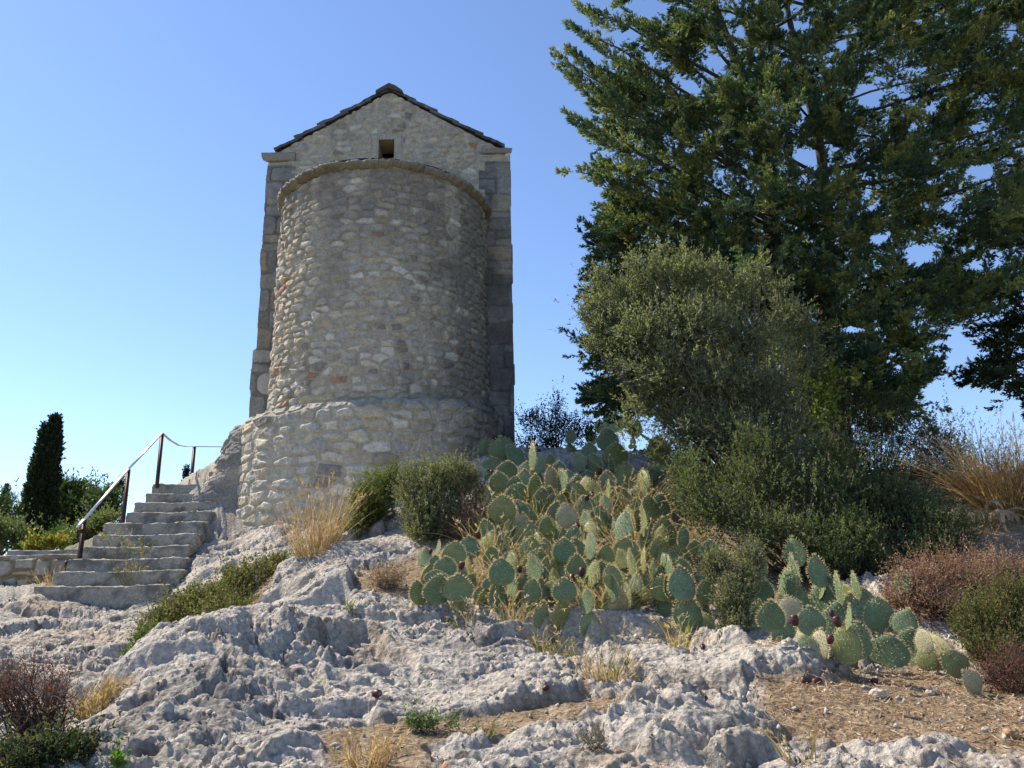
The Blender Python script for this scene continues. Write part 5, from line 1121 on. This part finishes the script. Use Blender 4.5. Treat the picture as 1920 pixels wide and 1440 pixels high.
fallen(1635, 1282, 14, 'dark shrivelled cactus fruit in the shade under the lower right prickly pear', 6)
fallen(905, 1330, 12, 'small dark cactus fruit at the edge of the soil strip in the near rock', 7)
fallen(1018, 1322, 12, 'small purple cactus fruit near the notch grass on the near rock', 8)
fallen(1482, 1213, 13, 'small purple fruit dropped on the rock below the dried pale pads', 9)
def litter():
    rng = np.random.default_rng(150); n = 70000
    x = np.concatenate([rng.uniform(0.6, 5.5, n // 2), rng.uniform(-3.2, 5.5, n // 2)]); y = np.concatenate([rng.uniform(3.6, 6.5, n // 2), rng.uniform(3.6, 11, n // 2)])
    k = soil_mask(x, y) + 0.03 > rng.random(len(x)); x, y = x[k], y[k]; n = len(x)
    P = np.stack([x, y, ground(x, y) + 0.006], -1); a = rng.random(n) * 6.283
    D = unit(np.stack([np.cos(a), np.sin(a), rng.normal(size=n) * .25 + .19 * np.sin(a)], -1)); b = MB()
    pal = np.array([(.42, .30, .18), (.30, .20, .12), (.50, .38, .25), (.20, .13, .09), (.55, .47, .36)])
    b.leaves(P, D, 0.015 + 0.07 * rng.random(n) ** 2.5, 0.003 + 0.008 * rng.random(n), pal[rng.integers(0, 5, n)], rng)
    o = b.build('dry_litter', M_DRY); tag(o, 'dry straw and leaf litter scattered over the brown soil', 'litter', kind='stuff')
    # broken chips of limestone
    b = MB(); n = 2600; x = rng.uniform(-3, 5, n); y = rng.uniform(3.5, 8, n); z = ground(x, y); r = 0.006 + 0.018 * rng.random(n) ** 3
    o8 = unit(np.array([[1, 0, 0], [0, 1, 0], [-1, 0, 0], [0, -1, 0], [0, 0, 1], [0, 0, -1.0]])); V = (o8[None] * (0.5 + rng.random((n, 6, 1))) * r[:, None, None]) + np.stack([x, y, z + r * .3], -1)[:, None]
    f = np.array([[0, 1, 4], [1, 2, 4], [2, 3, 4], [3, 0, 4], [1, 0, 5], [2, 1, 5], [3, 2, 5], [0, 3, 5]]); F_ = (f[None] + (np.arange(n) * 6)[:, None, None]).reshape(-1, 3)
    b.add(V.reshape(-1, 3), F_, np.repeat(np.array([.48, .44, .38]) * (0.6 + 0.6 * rng.random((n, 1))), 6, 0))
    o = b.build('rock_chips', M_ROCK); tag(o, 'small chips of limestone strewn over rock and soil', 'gravel', kind='stuff')
litter()

# ------------------------------------------------------------------ far trees at the left
def cypress(px, py, top, wpx, D, label, seed, n=1500, lean=0.0, pal=((.030, .045, .020), (.024, .038, .018), (.038, .052, .022)), fork=True):
    rng = np.random.default_rng(seed); p = at(px, py, D); s = float(np.dot(p - EYE, FWD)) / FPX; H = (py - top) * s * 1.0; Wd = wpx * s / 2
    zg = float(macro(np.array([p[0]]), np.array([p[1]]))[0]); root = empty('cypress_tree', (p[0], p[1], zg), label, 'tree'); root_z = zg
    H = p[2] + H - zg
    b = MB(); t = rng.random(n) ** 0.75; a = rng.random(n) * 6.283
    prof = np.interp(t, [0, .08, .25, .5, .75, .9, 1], [.85, 1.0, .98, .74, .42, .20, .03])
    lump = 1 + 0.28 * fbm(a * 1.3 + seed, t * 7, 3, seed % 50); r = Wd * prof * lump * (0.75 + 0.25 * rng.random(n))
    off = np.where(rng.random(n) < 0.5, 1, -1) * (0.24 * Wd if fork else 0) * sstep(.3, .9, t)
    P = np.stack([p[0] + r * np.cos(a) + off + lean * t * H, p[1] + r * np.sin(a), root_z + t * H * np.where(off > 0, 1.0, 0.93)], -1)
    D_ = unit(np.stack([np.cos(a) * .35, np.sin(a) * .35, np.ones(n)], -1) + rng.normal(size=(n, 3)) * .18)
    tl = H * 0.055; twigs(b, P, D_, tl * (0.6 + .7 * rng.random(n)), 16, H * 0.022, H * 0.0095, 0.5, pal, rng)
    b.build('crown', M_NEEDLE, root); st = MB(); st.tube([[p[0], p[1], root_z - .1], [p[0] + lean * H * .5, p[1], root_z + H * .5], [p[0] + lean * H * .9, p[1], root_z + H * .9]], [Wd * .16, Wd * .1, .02], (.08, .06, .05), 7); st.build('trunk', M_BARK, root)
cypress(66, 1015, 786, 60, 30, 'tall dark cypress standing alone on the skyline at far left', 201, 4200)
cypress(347, 912, 868, 24, 27, 'tiny dark cypress tip peeping over the top stair between the last rail posts', 202, 300, fork=False)
cypress(2, 985, 905, 30, 40, 'dark cypress cut off by the left edge of the picture', 203, 500, fork=False)
cypress(212, 985, 902, 46, 34, 'dark cypress behind the middle of the stair handrail', 204, 700)
PINE = [(.085, .115, .035), (.065, .095, .032), (.10, .13, .038), (.05, .075, .03)]
shrub('pine_tree', 'round bright green pine right of the tall cypress at far left', 'tree', (140, 1000), [(122,925,26,24,0),(150,930,30,22,.4),(170,950,26,26,0),(135,955,36,26,-.3),(112,960,20,30,0)], 900, 0.5, 14, 0.20, 0.05, 0.7, PINE, M_NEEDLE, 0.7, 0.35, 0.4, 14, seed=211, D=33, sr=0.1)
shrub('pine_tree', 'low green pine crown at the left edge behind the tall cypress', 'tree', (15, 1010), [(10,960,30,26,0),(-20,970,30,30,0)], 350, 0.5, 13, 0.20, 0.05, 0.7, PINE, M_NEEDLE, 0.7, 0.35, 0.4, 10, seed=212, D=36, sr=0.1)
shrub('pine_tree', 'small yellow-green pine crown just behind the handrail post', 'tree', (205, 990), [(200,945,18,22,0),(188,958,16,18,0)], 300, 0.4, 12, 0.18, 0.05, 0.7, PINE, M_NEEDLE, 0.7, 0.35, 0.4, 8, seed=213, D=30, sr=0.08)
SILV = [(.16, .18, .10), (.13, .155, .085), (.20, .21, .13), (.09, .12, .05)]
shrub('garden_shrub', 'silvery green shrub behind the first post of the stair handrail', 'shrub', (180, 1022), [(195,982,24,22,0),(172,1000,30,22,0),(150,1010,26,16,0)], 700, 0.3, 14, 0.07, 0.022, 0.7, SILV, None, 0.8, 0.3, 0.3, 14, seed=214, D=19)
shrub('garden_shrub', 'feathery pale green shrub at the left edge behind the low tan wall', 'shrub', (25, 1032), [(15,1000,30,26,0),(40,1015,26,18,0),(-20,1000,30,30,0)], 700, 0.3, 14, 0.07, 0.02, 0.6, SILV, None, 1.0, 0.3, 0.3, 14, seed=215, D=19)
shrub('garden_shrub', 'green bush at the foot of the tall cypress behind the kerb block', 'shrub', (115, 1025), [(120,1008,24,16,0),(100,1015,22,12,0)], 380, 0.28, 13, 0.06, 0.02, 0.7, [(.08, .12, .05), (.06, .10, .04)], None, 0.8, 0.3, 0.3, 10, seed=216, D=20)
shrub('yellow_bush', 'low yellow leaved bush behind the kerb block beside the staircase', 'bush', (80, 1030), [(62,1022,18,10,0),(95,1020,18,10,0),(115,1018,8,14,0)], 160, 0.2, 9, 0.07, 0.035, 0.8, [(.30, .24, .05), (.24, .22, .05), (.14, .16, .05)], None, 0.7, 0.3, 0.3, 8, seed=217, D=17)
shrub('fennel_plant', 'thin yellow flowering fennel stems in front of the lower stairs', 'plant', (255, 1085), [(235,1010,26,26,0),(265,1030,22,24,0),(200,1000,24,20,.3)], 90, 0.10, 7, 0.022, 0.014, 1.0, [(.36, .32, .07), (.28, .28, .08)], M_DRY, 0.8, 0.4, 0.1, 26, (.22, .20, .08), 218, D=11.6, sr=0.004, bare=1)
tuft('grass_tuft', 'dry grass beside the lowest handrail post in front of the tan wall', 108, 1075, 70, 55, 160, seed=72, D=12.3, bw=0.007)
